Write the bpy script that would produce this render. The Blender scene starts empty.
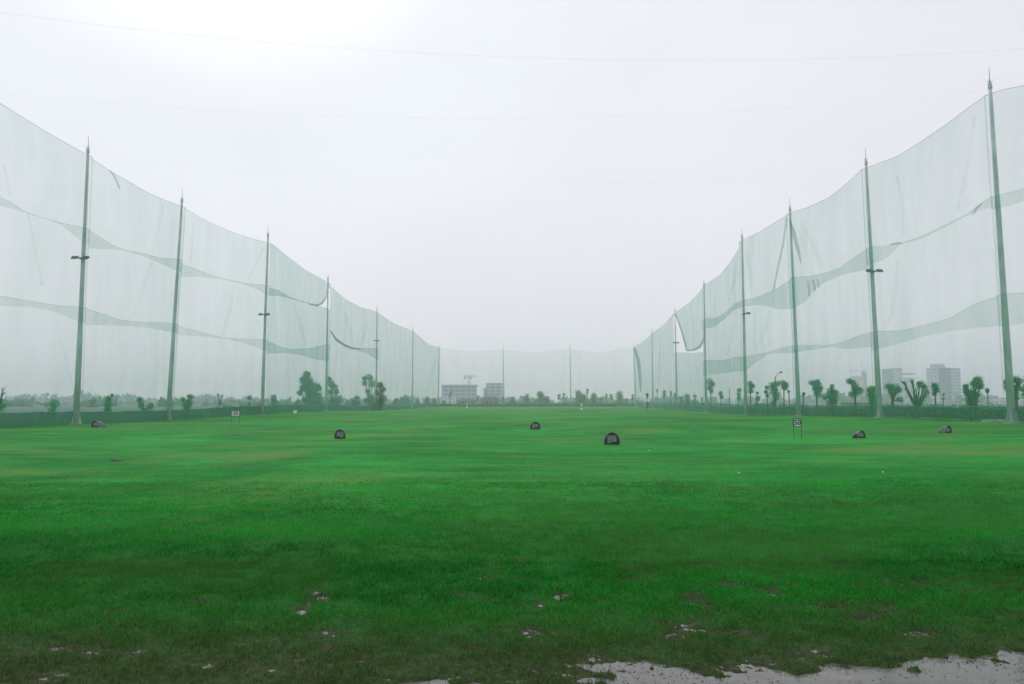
import bpy, math, random
import numpy as np
from mathutils import Vector

# ------------------------------------------------------------------ camera, sky, sun, exposure
SC = bpy.context.scene
COL = SC.collection
F = 714.0; PITCH = math.radians(4.8); EYE = 1.75
cam_d = bpy.data.cameras.new("camera"); cam = bpy.data.objects.new("camera", cam_d); COL.objects.link(cam)
cam_d.sensor_width = 36.0; cam_d.lens = 36.0 * F / 1024.0
cam_d.clip_start = 0.05; cam_d.clip_end = 20000
cam.location = (0, 0, EYE); cam.rotation_euler = (math.pi / 2 + PITCH, 0, 0)
SC.camera = cam

SUN_EL, SUN_AZ = math.radians(52), math.radians(-22)      # azimuth measured from +Y towards +X
sun_dir = Vector((math.sin(SUN_AZ) * math.cos(SUN_EL), math.cos(SUN_AZ) * math.cos(SUN_EL), math.sin(SUN_EL)))
world = bpy.data.worlds.new("World"); SC.world = world; world.use_nodes = True
wn, wl = world.node_tree.nodes, world.node_tree.links
wn.clear()
out = wn.new('ShaderNodeOutputWorld'); bg = wn.new('ShaderNodeBackground'); bg.inputs[1].default_value = 0.1
sky = wn.new('ShaderNodeTexSky'); sky.sky_type = 'NISHITA'; sky.sun_disc = False
sky.sun_elevation = SUN_EL; sky.sun_rotation = SUN_AZ; sky.dust_density = 6; sky.air_density = 1.5
tc = wn.new('ShaderNodeTexCoord')
dot = wn.new('ShaderNodeVectorMath'); dot.operation = 'DOT_PRODUCT'
gl = Vector((math.sin(math.radians(-24)) * math.cos(math.radians(38)), math.cos(math.radians(-24)) * math.cos(math.radians(38)), math.sin(math.radians(38))))
dot.inputs[1].default_value = gl
wl.new(tc.outputs['Generated'], dot.inputs[0])
ramp = wn.new('ShaderNodeValToRGB'); cr = ramp.color_ramp
cr.interpolation = 'EASE'
cr.elements[0].position = 0.0; cr.elements[0].color = (.82, .82, .895, 1)
cr.elements[1].position = 1.0; cr.elements[1].color = (1.02, 1.04, 1.07, 1)
e = cr.elements.new(.84); e.color = (.80, .815, .885, 1)
e = cr.elements.new(.95); e.color = (.82, .855, .92, 1)
wl.new(dot.outputs['Value'], ramp.inputs[0])
nz = wn.new('ShaderNodeTexNoise'); nz.inputs['Scale'].default_value = 2.2; nz.inputs['Detail'].default_value = 5
nmap = wn.new('ShaderNodeMapping'); nmap.inputs['Scale'].default_value = (1, 1, 2.2)
wl.new(tc.outputs['Generated'], nmap.inputs[0]); wl.new(nmap.outputs[0], nz.inputs['Vector'])
mr = wn.new('ShaderNodeMapRange'); mr.inputs[1].default_value = .3; mr.inputs[2].default_value = .7
mr.inputs[3].default_value = 10.6; mr.inputs[4].default_value = 11.55
wl.new(nz.outputs['Fac'], mr.inputs[0])
sc_ = wn.new('ShaderNodeVectorMath'); sc_.operation = 'SCALE'
wl.new(ramp.outputs['Color'], sc_.inputs[0]); wl.new(mr.outputs[0], sc_.inputs['Scale'])
hs = wn.new('ShaderNodeHueSaturation'); hs.inputs['Saturation'].default_value = .3
wl.new(sky.outputs[0], hs.inputs['Color'])
mix = wn.new('ShaderNodeMix'); mix.data_type = 'RGBA'; mix.inputs[0].default_value = .93
wl.new(hs.outputs[0], mix.inputs[6]); wl.new(sc_.outputs[0], mix.inputs[7])
wl.new(mix.outputs[2], bg.inputs[0]); wl.new(bg.outputs[0], out.inputs[0])

sl = bpy.data.lights.new("sun", 'SUN'); sl.energy = 0.7; sl.angle = math.radians(25); sl.color = (1, .97, .93)
sun = bpy.data.objects.new("sun", sl); COL.objects.link(sun)
sun.rotation_euler = (-sun_dir).to_track_quat('-Z', 'Y').to_euler()
SC.view_settings.view_transform = 'Standard'; SC.view_settings.look = 'None'
SC.view_settings.exposure = 0.0; SC.view_settings.gamma = 1.0; SC.view_settings.use_curve_mapping = False
SC.cycles.volume_bounces = 2; SC.cycles.transparent_max_bounces = 24; SC.cycles.max_bounces = 6
SC.cycles.volume_step_rate = 4; SC.cycles.use_denoising = True

random.seed(7); RS = np.random.RandomState(11)

# ------------------------------------------------------------------ helpers
def ray(px, py):
    a = (px - 512) / F; b = (342 - py) / F
    return np.array([a, math.cos(PITCH) - b * math.sin(PITCH), math.sin(PITCH) + b * math.cos(PITCH)])
def at(px, py, Y):                      # point at forward distance Y seen at that pixel of the photograph
    d = ray(px, py); t = Y / d[1]
    return np.array([d[0] * t, Y, EYE + d[2] * t])
def zat(py, Y): return at(512, py, Y)[2]
def xat(px, Y, py=402): return at(px, py, Y)[0]

def smooth(a, b, x):
    t = np.clip((x - a) / (b - a), 0, 1); return t * t * (3 - 2 * t)
def _h(ix, iy, s):
    n = (ix.astype(np.int64) * 374761393 + iy.astype(np.int64) * 668265263 + s * 1442695041) & 0xffffffff
    n = ((n ^ (n >> 13)) * 1274126177) & 0xffffffff
    return ((n ^ (n >> 16)) & 0xffff) / 65535.0
def vnoise(x, y, s=0):
    x = np.asarray(x, float); y = np.asarray(y, float)
    ix = np.floor(x); iy = np.floor(y); fx = x - ix; fy = y - iy
    fx = fx * fx * (3 - 2 * fx); fy = fy * fy * (3 - 2 * fy)
    a = _h(ix, iy, s); b = _h(ix + 1, iy, s); c = _h(ix, iy + 1, s); d = _h(ix + 1, iy + 1, s)
    return (a * (1 - fx) + b * fx) * (1 - fy) + (c * (1 - fx) + d * fx) * fy
def fbm(x, y, o=4, s=0):
    r = 0; a = .5; t = 0
    for k in range(o):
        r = r + a * vnoise(x * 2 ** k + 17.3 * k, y * 2 ** k - 9.1 * k, s + k); t += a; a *= .5
    return r / t

# puddle shoreline and bare mud in the foreground
PBX = np.array([-9, -4, -1.6, -.9, -.4, .2, .8, 1.3, 1.9, 2.5, 3.0, 3.7, 6, 12])
PBY = np.array([3.3, 3.6, 4.1, 4.62, 4.72, 4.70, 4.80, 4.90, 4.98, 5.02, 5.22, 5.3, 5.6, 5.9])
def shore(x, y):
    yb = np.interp(x, PBX, PBY) + (fbm(x * 2.6, y * 4, 4, 5) - .5) * .55 + (fbm(x * 9, y * 15, 3, 8) - .5) * .55
    return smooth(-.10, .34, yb - y)
def bare(x, y):
    lean = np.clip((x + .6) / 4, -1, 1) * .050
    t = .49 + (y - 4.6) * .046 - lean
    m = smooth(t - .02, t + .13, fbm(x * 2.6 + 3.7, y * 4.6, 5, 21) * .7 + fbm(x * 9, y * 14, 3, 23) * .3)
    return np.clip(m * smooth(11, 7.5, y) + .0, 0, 1)
def gz(x, y):
    x = np.asarray(x, float); y = np.asarray(y, float)
    z = .55 * np.exp(-((x - 31) / 17) ** 2 - ((y - 50) / 36) ** 2)
    z = z + .42 * np.exp(-((x + 31) / 13) ** 2 - ((y - 98) / 26) ** 2)
    far = smooth(9, 22, y) * smooth(420, 250, np.hypot(x, y))
    z = z + far * (.42 * (fbm(x * .035 + 2, y * .075, 3, 31) - .5) + .03 * (fbm(x * .3, y * .5, 2, 37) - .5))
    near = smooth(16, 9, np.hypot(x, y))
    b = bare(x, y); s = shore(x, y)
    z = z + near * ((fbm(x * 3, y * 3, 4, 41) - .5) * .022 + (fbm(x * 20, y * 26, 3, 43) - .5) * .042 * smooth(9, 7, y) - b * .022 - s * .06)
    return z
def g1(x, y): return float(gz(np.array([x]), np.array([y]))[0])

def tag(o, label=None, cat=None, group=None, kind=None):
    if label: o['label'] = label
    if cat: o['category'] = cat
    if group: o['group'] = group
    if kind: o['kind'] = kind
    return o
def empty(name, loc, label=None, cat=None, group=None):
    o = bpy.data.objects.new(name, None); COL.objects.link(o); o.location = loc
    o.empty_display_size = .2
    return tag(o, label, cat, group)

class MB:
    """collects geometry in world coordinates; build() links it as ONE mesh object"""
    def __init__(s): s.v = []; s.f = []
    def add(s, vs, fs):
        n = len(s.v); s.v += [tuple(map(float, p)) for p in vs]; s.f += [tuple(n + i for i in f) for f in fs]; return s
    def box(s, c, d, rz=0, taper=1.0):
        vs = []
        for sz in (-1, 1):
            k = taper if sz > 0 else 1
            for sx, sy in ((-1, -1), (1, -1), (1, 1), (-1, 1)):
                x, y = sx * d[0] / 2 * k, sy * d[1] / 2 * k
                vs.append((c[0] + x * math.cos(rz) - y * math.sin(rz), c[1] + x * math.sin(rz) + y * math.cos(rz), c[2] + sz * d[2] / 2))
        return s.add(vs, [(0, 3, 2, 1), (4, 5, 6, 7), (0, 1, 5, 4), (1, 2, 6, 5), (2, 3, 7, 6), (3, 0, 4, 7)])
    def tube(s, pts, rad, n=8, cap=True):
        pts = [Vector(p) for p in pts]
        if not hasattr(rad, '__len__'): rad = [rad] * len(pts)
        vs = []; fs = []
        for i, p in enumerate(pts):
            d = (pts[min(i + 1, len(pts) - 1)] - pts[max(i - 1, 0)]).normalized()
            up = Vector((0, 0, 1)) if abs(d.z) < .9 else Vector((1, 0, 0))
            a = d.cross(up).normalized(); b = d.cross(a).normalized()
            for k in range(n):
                t = 2 * math.pi * k / n; vs.append(p + (a * math.cos(t) + b * math.sin(t)) * rad[i])
        for i in range(len(pts) - 1):
            for k in range(n):
                fs.append((i * n + k, i * n + (k + 1) % n, (i + 1) * n + (k + 1) % n, (i + 1) * n + k))
        if cap: fs.append(tuple(range(n))[::-1]); fs.append(tuple(range((len(pts) - 1) * n, len(pts) * n)))
        return s.add(vs, fs)
    def lathe(s, c, prof, n=16, sx=1, sy=1):
        vs = []; fs = []
        for r, z in prof:
            for k in range(n):
                t = 2 * math.pi * k / n; vs.append((c[0] + r * sx * math.cos(t), c[1] + r * sy * math.sin(t), c[2] + z))
        for i in range(len(prof) - 1):
            for k in range(n):
                fs.append((i * n + k, i * n + (k + 1) % n, (i + 1) * n + (k + 1) % n, (i + 1) * n + k))
        fs.append(tuple(range(n))[::-1]); fs.append(tuple(range((len(prof) - 1) * n, len(prof) * n)))
        return s.add(vs, fs)
    def build(s, name, mat, parent=None, smooth_=False, org=None):
        me = bpy.data.meshes.new(name)
        if org is None: org = world_loc(parent) if parent else (0, 0, 0)
        me.from_pydata([(a - org[0], b - org[1], c - org[2]) for a, b, c in s.v], [], s.f)
        if mat: me.materials.append(mat)
        if smooth_:
            me.polygons.foreach_set('use_smooth', [True] * len(me.polygons))
        o = bpy.data.objects.new(name, me); COL.objects.link(o)
        if parent: 
            o.parent = parent; pl = world_loc(parent); o.location = (org[0] - pl[0], org[1] - pl[1], org[2] - pl[2])
        else: o.location = org
        return o
def world_loc(o):
    l = Vector(o.location)
    while o.parent: o = o.parent; l = l + Vector(o.location)
    return tuple(l)

def npmesh(name, V, Fc, nper, mat, parent=None, org=(0, 0, 0), smooth_=False, color=None):
    """numpy fast mesh; Fc = flat loop indices, nper = verts per face (array)"""
    me = bpy.data.meshes.new(name)
    V = np.asarray(V, np.float32) - np.array(org, np.float32)
    me.vertices.add(len(V)); me.vertices.foreach_set('co', V.ravel())
    me.loops.add(len(Fc)); me.loops.foreach_set('vertex_index', np.asarray(Fc, np.int32))
    me.polygons.add(len(nper)); st = np.concatenate([[0], np.cumsum(nper)[:-1]]).astype(np.int32)
    me.polygons.foreach_set('loop_start', st); me.polygons.foreach_set('loop_total', np.asarray(nper, np.int32))
    if smooth_: me.polygons.foreach_set('use_smooth', np.ones(len(nper), bool))
    me.update(calc_edges=True)
    if color is not None:
        a = me.attributes.new('tone', 'FLOAT_COLOR', 'POINT'); a.data.foreach_set('color', np.asarray(color, np.float32).ravel())
    me.materials.append(mat)
    o = bpy.data.objects.new(name, me); COL.objects.link(o)
    if parent:
        o.parent = parent; pl = world_loc(parent); o.location = tuple(np.array(org) - np.array(pl))
    else: o.location = org
    return o

# ------------------------------------------------------------------ materials
def new_mat(name):
    m = bpy.data.materials.new(name); m.use_nodes = True
    return m, m.node_tree.nodes, m.node_tree.links, m.node_tree.nodes['Principled BSDF']
def noise_mat(name, c1, c2, scale=3, rough=.7, detail=5, stretch=(1, 1, 1), spec=.3, metal=0, bump=0, trans=0):
    m, n, l, p = new_mat(name)
    g = n.new('ShaderNodeNewGeometry'); mp = n.new('ShaderNodeMapping'); mp.inputs['Scale'].default_value = stretch
    t = n.new('ShaderNodeTexNoise'); t.inputs['Scale'].default_value = scale; t.inputs['Detail'].default_value = detail
    r = n.new('ShaderNodeValToRGB'); r.color_ramp.elements[0].position = .3; r.color_ramp.elements[1].position = .72
    r.color_ramp.elements[0].color = (*c1, 1); r.color_ramp.elements[1].color = (*c2, 1)
    l.new(g.outputs['Position'], mp.inputs[0]); l.new(mp.outputs[0], t.inputs['Vector'])
    l.new(t.outputs['Fac'], r.inputs[0]); l.new(r.outputs[0], p.inputs['Base Color'])
    p.inputs['Roughness'].default_value = rough; p.inputs['Specular IOR Level'].default_value = spec; p.inputs['Metallic'].default_value = metal
    if bump:
        b = n.new('ShaderNodeBump'); b.inputs['Strength'].default_value = bump; b.inputs['Distance'].default_value = .02
        l.new(t.outputs['Fac'], b.inputs['Height']); l.new(b.outputs[0], p.inputs['Normal'])
    if trans:
        tr = n.new('ShaderNodeBsdfTranslucent'); mx = n.new('ShaderNodeMixShader'); mx.inputs[0].default_value = trans
        l.new(r.outputs[0], tr.inputs[0]); l.new(p.outputs[0], mx.inputs[1]); l.new(tr.outputs[0], mx.inputs[2])
        l.new(mx.outputs[0], n['Material Output'].inputs[0])
    return m

def net_mat(name, col, a0, a1, noise_scale=.5):
    """fine knotted net: a thin veil whose threads cover a share of the view, more at a slant"""
    m, n, l, p = new_mat(name)
    p.inputs['Roughness'].default_value = .8; p.inputs['Specular IOR Level'].default_value = .1
    p.inputs['Base Color'].default_value = (*col, 1)
    tl = n.new('ShaderNodeBsdfTranslucent'); tl.inputs[0].default_value = (*col, 1)
    m1 = n.new('ShaderNodeMixShader'); m1.inputs[0].default_value = .45
    l.new(p.outputs[0], m1.inputs[1]); l.new(tl.outputs[0], m1.inputs[2])
    g = n.new('ShaderNodeNewGeometry')
    mp = n.new('ShaderNodeMapping'); mp.inputs['Scale'].default_value = (1, 1, .22)
    t = n.new('ShaderNodeTexNoise'); t.inputs['Scale'].default_value = noise_scale; t.inputs['Detail'].default_value = 4; t.inputs['Roughness'].default_value = .6
    l.new(g.outputs['Position'], mp.inputs[0]); l.new(mp.outputs[0], t.inputs['Vector'])
    r = n.new('ShaderNodeMapRange'); r.inputs[1].default_value = .3; r.inputs[2].default_value = .7
    r.inputs[3].default_value = a0; r.inputs[4].default_value = a1
    l.new(t.outputs['Fac'], r.inputs[0])
    d = n.new('ShaderNodeVectorMath'); d.operation = 'DOT_PRODUCT'
    l.new(g.outputs['Normal'], d.inputs[0]); l.new(g.outputs['Incoming'], d.inputs[1])
    ab = n.new('ShaderNodeMath'); ab.operation = 'ABSOLUTE'; l.new(d.outputs['Value'], ab.inputs[0])
    mxm = n.new('ShaderNodeMath'); mxm.operation = 'MAXIMUM'; l.new(ab.outputs[0], mxm.inputs[0]); mxm.inputs[1].default_value = .3
    # cover = 1 - (1-a)^(1/cos)
    inv = n.new('ShaderNodeMath'); inv.operation = 'SUBTRACT'; inv.inputs[0].default_value = 1; l.new(r.outputs[0], inv.inputs[1])
    rc = n.new('ShaderNodeMath'); rc.operation = 'DIVIDE'; rc.inputs[0].default_value = 1; l.new(mxm.outputs[0], rc.inputs[1])
    pw = n.new('ShaderNodeMath'); pw.operation = 'POWER'; l.new(inv.outputs[0], pw.inputs[0]); l.new(rc.outputs[0], pw.inputs[1])
    cv = n.new('ShaderNodeMath'); cv.operation = 'SUBTRACT'; cv.inputs[0].default_value = 1; l.new(pw.outputs[0], cv.inputs[1])
    tp = n.new('ShaderNodeBsdfTransparent'); m2 = n.new('ShaderNodeMixShader')
    l.new(cv.outputs[0], m2.inputs[0]); l.new(tp.outputs[0], m2.inputs[1]); l.new(m1.outputs[0], m2.inputs[2])
    l.new(m2.outputs[0], n['Material Output'].inputs[0])
    return m

NETC = (.13, .50, .36)
M_NET = net_mat('green_net', NETC, .11, .155)
M_FOLD = net_mat('gathered_net', (.12, .33, .25), .11, .19)
M_CREASE = net_mat('creased_net', (.15, .44, .33), .012, .032)
M_CLOTH = net_mat('shade_cloth', (.014, .15, .06), .60, .82, 1.2)
M_CLOTH_R = net_mat('thin_shade_cloth', (.03, .19, .065), .16, .42, .8)
M_POLE = noise_mat('galvanised_pole', (.36, .43, .41), (.66, .70, .68), 2.2, .55, stretch=(1, 1, .3), metal=.15)
M_STEEL = noise_mat('dull_steel', (.10, .12, .12), (.17, .19, .19), 6, .5, metal=.4)
M_DARK = noise_mat('dark_plastic', (.045, .085, .075), (.16, .20, .185), 5, .55)
M_GLASS = noise_mat('lamp_glass', (.10, .14, .15), (.20, .24, .26), 9, .3, spec=.4)
M_ROPE = noise_mat('net_rope', (.08, .20, .14), (.13, .27, .20), 8, .8)
M_WIRE = noise_mat('steel_wire', (.40, .42, .44), (.5, .52, .54), 6, .5)
M_BARK = noise_mat('bark', (.035, .045, .03), (.09, .10, .07), 7, .85, bump=.4)
M_MOSSBARK = noise_mat('leafy_bark', (.02, .06, .025), (.05, .10, .05), 7, .85)
M_CONC = noise_mat('concrete', (.30, .31, .30), (.42, .42, .40), 1.5, .85)
M_WHITE = noise_mat('white_board', (.62, .64, .63), (.78, .79, .78), 4, .5)
M_BLACK = noise_mat('black_paint', (.012, .014, .014), (.03, .032, .032), 6, .5)

# ------------------------------------------------------------------ ground: one sheet, polar grid
def ground():
    m, n, l, p = new_mat('turf')
    g = n.new('ShaderNodeNewGeometry')
    def noise(scale, st=(1, 1, 1), det=4, rough=.55, dist=0):
        mp = n.new('ShaderNodeMapping'); mp.inputs['Scale'].default_value = st
        t = n.new('ShaderNodeTexNoise'); t.inputs['Scale'].default_value = scale; t.inputs['Detail'].default_value = det
        t.inputs['Roughness'].default_value = rough; t.inputs['Distortion'].default_value = dist
        l.new(g.outputs['Position'], mp.inputs[0]); l.new(mp.outputs[0], t.inputs['Vector']); return t.outputs['Fac']
    def ramp(src, stops):
        r = n.new('ShaderNodeValToRGB'); el = r.color_ramp.elements
        el[0].position, el[0].color = stops[0][0], (*stops[0][1], 1); el[1].position, el[1].color = stops[-1][0], (*stops[-1][1], 1)
        for q, c in stops[1:-1]: k = el.new(q); k.color = (*c, 1)
        l.new(src, r.inputs[0]); return r.outputs[0]
    def mx(f, a, b, bt='MIX'):
        x = n.new('ShaderNodeMix'); x.data_type = 'RGBA'; x.blend_type = bt
        if hasattr(f, 'links'): l.new(f, x.inputs[0])
        else: x.inputs[0].default_value = f
        for i, q in ((6, a), (7, b)):
            if hasattr(q, 'links'): l.new(q, x.inputs[i])
            else: x.inputs[i].default_value = (*q, 1)
        return x.outputs[2]
    base = ramp(noise(.13, (.8, .8, 1), 5, .62, .8), [(.36, (.010, .175, .024)), (.5, (.017, .235, .032)), (.64, (.032, .300, .046))])
    fine = ramp(noise(9, (1, .6, 1), 6, .7), [(.3, (.62, .66, .6)), (.7, (1.3, 1.25, 1.2))])
    c = mx(1.0, base, fine, 'MULTIPLY')
    mid = ramp(noise(1.1, (.45, 1, 1), 5, .65), [(.34, (.74, .78, .74)), (.66, (1.2, 1.14, 1.15))])
    c = mx(1.0, c, mid, 'MULTIPLY')
    st = ramp(noise(.30, (.28, .9, 1), 5, .62, 1.2), [(.34, (.80, .83, .82)), (.5, (1, 1, 1)), (.66, (1.18, 1.12, 1.14))])
    c = mx(1.0, c, st, 'MULTIPLY')
    yel = ramp(noise(.15, (.6, .9, 1), 6, .66, 1.0), [(.50, (0, 0, 0)), (.66, (1, 1, 1))])
    s1 = n.new('ShaderNodeMath'); s1.operation = 'MULTIPLY'; s1.inputs[1].default_value = .75; l.new(yel, s1.inputs[0])
    c = mx(s1.outputs[0], c, (.11, .225, .05))
    mud = ramp(noise(14, (1, 1, 1), 6, .7), [(.3, (.012, .024, .006)), (.5, (.030, .046, .014)), (.72, (.080, .080, .040))])
    at_ = n.new('ShaderNodeAttribute'); at_.attribute_name = 'tone'
    sep = n.new('ShaderNodeSeparateColor'); l.new(at_.outputs['Color'], sep.inputs[0])
    # under real blades the soil between them shows: thatch colour
    th = ramp(noise(30, (1, 1, 1), 4, .7), [(.3, (.004, .06, .006)), (.7, (.012, .12, .010))])
    c = mx(sep.outputs[1], c, th)
    c = mx(sep.outputs[0], c, mud)
    grit = ramp(noise(85, (1, 1, 1), 5, .8), [(.36, (.35, .35, .35)), (.5, (1, 1, 1)), (.66, (1.9, 1.8, 1.6))])
    c = mx(sep.outputs[1], c, mx(1.0, c, grit, 'MULTIPLY'))
    l.new(c, p.inputs['Base Color'])
    rr = n.new('ShaderNodeMapRange'); rr.inputs[3].default_value = .9; rr.inputs[4].default_value = .6
    l.new(sep.outputs[0], rr.inputs[0]); l.new(rr.outputs[0], p.inputs['Roughness'])
    p.inputs['Specular IOR Level'].default_value = .06
    b = n.new('ShaderNodeBump'); b.inputs['Strength'].default_value = .55; b.inputs['Distance'].default_value = .05
    l.new(noise(7, (1, 1, 1), 6, .75), b.inputs['Height']); l.new(b.outputs[0], p.inputs['Normal'])
    # rings
    r = [1.2]
    while r[-1] < 2400:
        q = r[-1]; k = .0065 if q < 12 else (.012 if q < 60 else .03)
        r.append(q * (1 + k))
    r = np.array(r); front = np.radians(np.arange(-52, 52.01, .3)); back = np.radians(np.arange(56, 305, 4.0))
    th_ = np.concatenate([front, back]); nt = len(th_); nr = len(r)
    R, T = np.meshgrid(r, th_, indexing='ij')
    X = R * np.sin(T); Y = R * np.cos(T); Z = gz(X, Y)
    V = np.stack([X.ravel(), Y.ravel(), Z.ravel()], 1)
    i, j = np.meshgrid(np.arange(nr - 1), np.arange(nt), indexing='ij'); j2 = (j + 1) % nt
    q = np.stack([i * nt + j, (i + 1) * nt + j, (i + 1) * nt + j2, i * nt + j2], -1).reshape(-1, 4)[:, ::-1]
    V = np.vstack([V, [[0, 0, 0]]]); cidx = len(V) - 1
    jj = np.arange(nt); tri = np.stack([np.full(nt, cidx), (jj + 1) % nt, jj], 1)
    Fc = np.concatenate([q.ravel(), tri.ravel()]); nper = np.concatenate([np.full(len(q), 4), np.full(len(tri), 3)])
    X, Y = V[:, 0], V[:, 1]
    mudm = np.clip(np.maximum(np.maximum(bare(X, Y), smooth(6.8, 4.6, Y) * .85), shore(X, Y) * smooth(9, 6, Y)), 0, 1) * (Y > 0)
    thm = smooth(16, 7.5, Y) * (Y > 2.5) * .85
    col = np.stack([mudm, thm, X * 0, X * 0 + 1], 1)
    o = npmesh('ground', V, Fc, nper, m, smooth_=True, color=col)
    tag(o, kind='structure')
ground()

def water():
    m, n, l, p = new_mat('muddy_water')
    tb = n.new('ShaderNodeTexNoise'); tb.inputs['Scale'].default_value = 5; tb.inputs['Detail'].default_value = 8; tb.inputs['Roughness'].default_value = .75
    rb = n.new('ShaderNodeValToRGB'); rb.color_ramp.elements[0].position = .35; rb.color_ramp.elements[0].color = (.085, .085, .072, 1)
    rb.color_ramp.elements[1].position = .62; rb.color_ramp.elements[1].color = (.14, .135, .12, 1)
    gb_ = n.new('ShaderNodeNewGeometry'); mb_ = n.new('ShaderNodeMapping'); mb_.inputs['Scale'].default_value = (.6, 1.6, 1)
    l.new(gb_.outputs['Position'], mb_.inputs[0]); l.new(mb_.outputs[0], tb.inputs['Vector']); l.new(tb.outputs['Fac'], rb.inputs[0]); l.new(rb.outputs[0], p.inputs['Base Color']); p.inputs['Roughness'].default_value = .05
    p.inputs['IOR'].default_value = 1.33; p.inputs['Specular IOR Level'].default_value = .75
    t = n.new('ShaderNodeTexNoise'); t.inputs['Scale'].default_value = 18; t.inputs['Detail'].default_value = 3
    g = n.new('ShaderNodeNewGeometry'); l.new(g.outputs['Position'], t.inputs['Vector'])
    b = n.new('ShaderNodeBump'); b.inputs['Strength'].default_value = .12; b.inputs['Distance'].default_value = .01
    l.new(t.outputs['Fac'], b.inputs['Height']); l.new(b.outputs[0], p.inputs['Normal'])
    w = MB(); w.add([(-9, 1.4, -.021), (12, 1.4, -.021), (12, 8.2, -.021), (-9, 8.2, -.021)], [(0, 1, 2, 3)])
    o = w.build('puddle_water', m); tag(o, kind='structure')
water()

def flooded():
    m = noise_mat('flooded_paddy', (.07, .12, .12), (.13, .19, .18), .02, .9, stretch=(.4, 1, 1), spec=.05)
    w = MB(); z = .07
    w.add([(-1700, -200, z), (-47, -200, z), (-47, 300, z), (-1700, 300, z)], [(0, 1, 2, 3)])
    w.add([(62, -200, z), (1700, -200, z), (1700, 300, z), (62, 300, z)], [(0, 1, 2, 3)])
    w.add([(-1700, 335, z), (1700, 335, z), (1700, 1600, z), (-1700, 1600, z)], [(0, 1, 2, 3)])
    o = w.build('flooded_fields', m); tag(o, kind='structure')
flooded()

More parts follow.
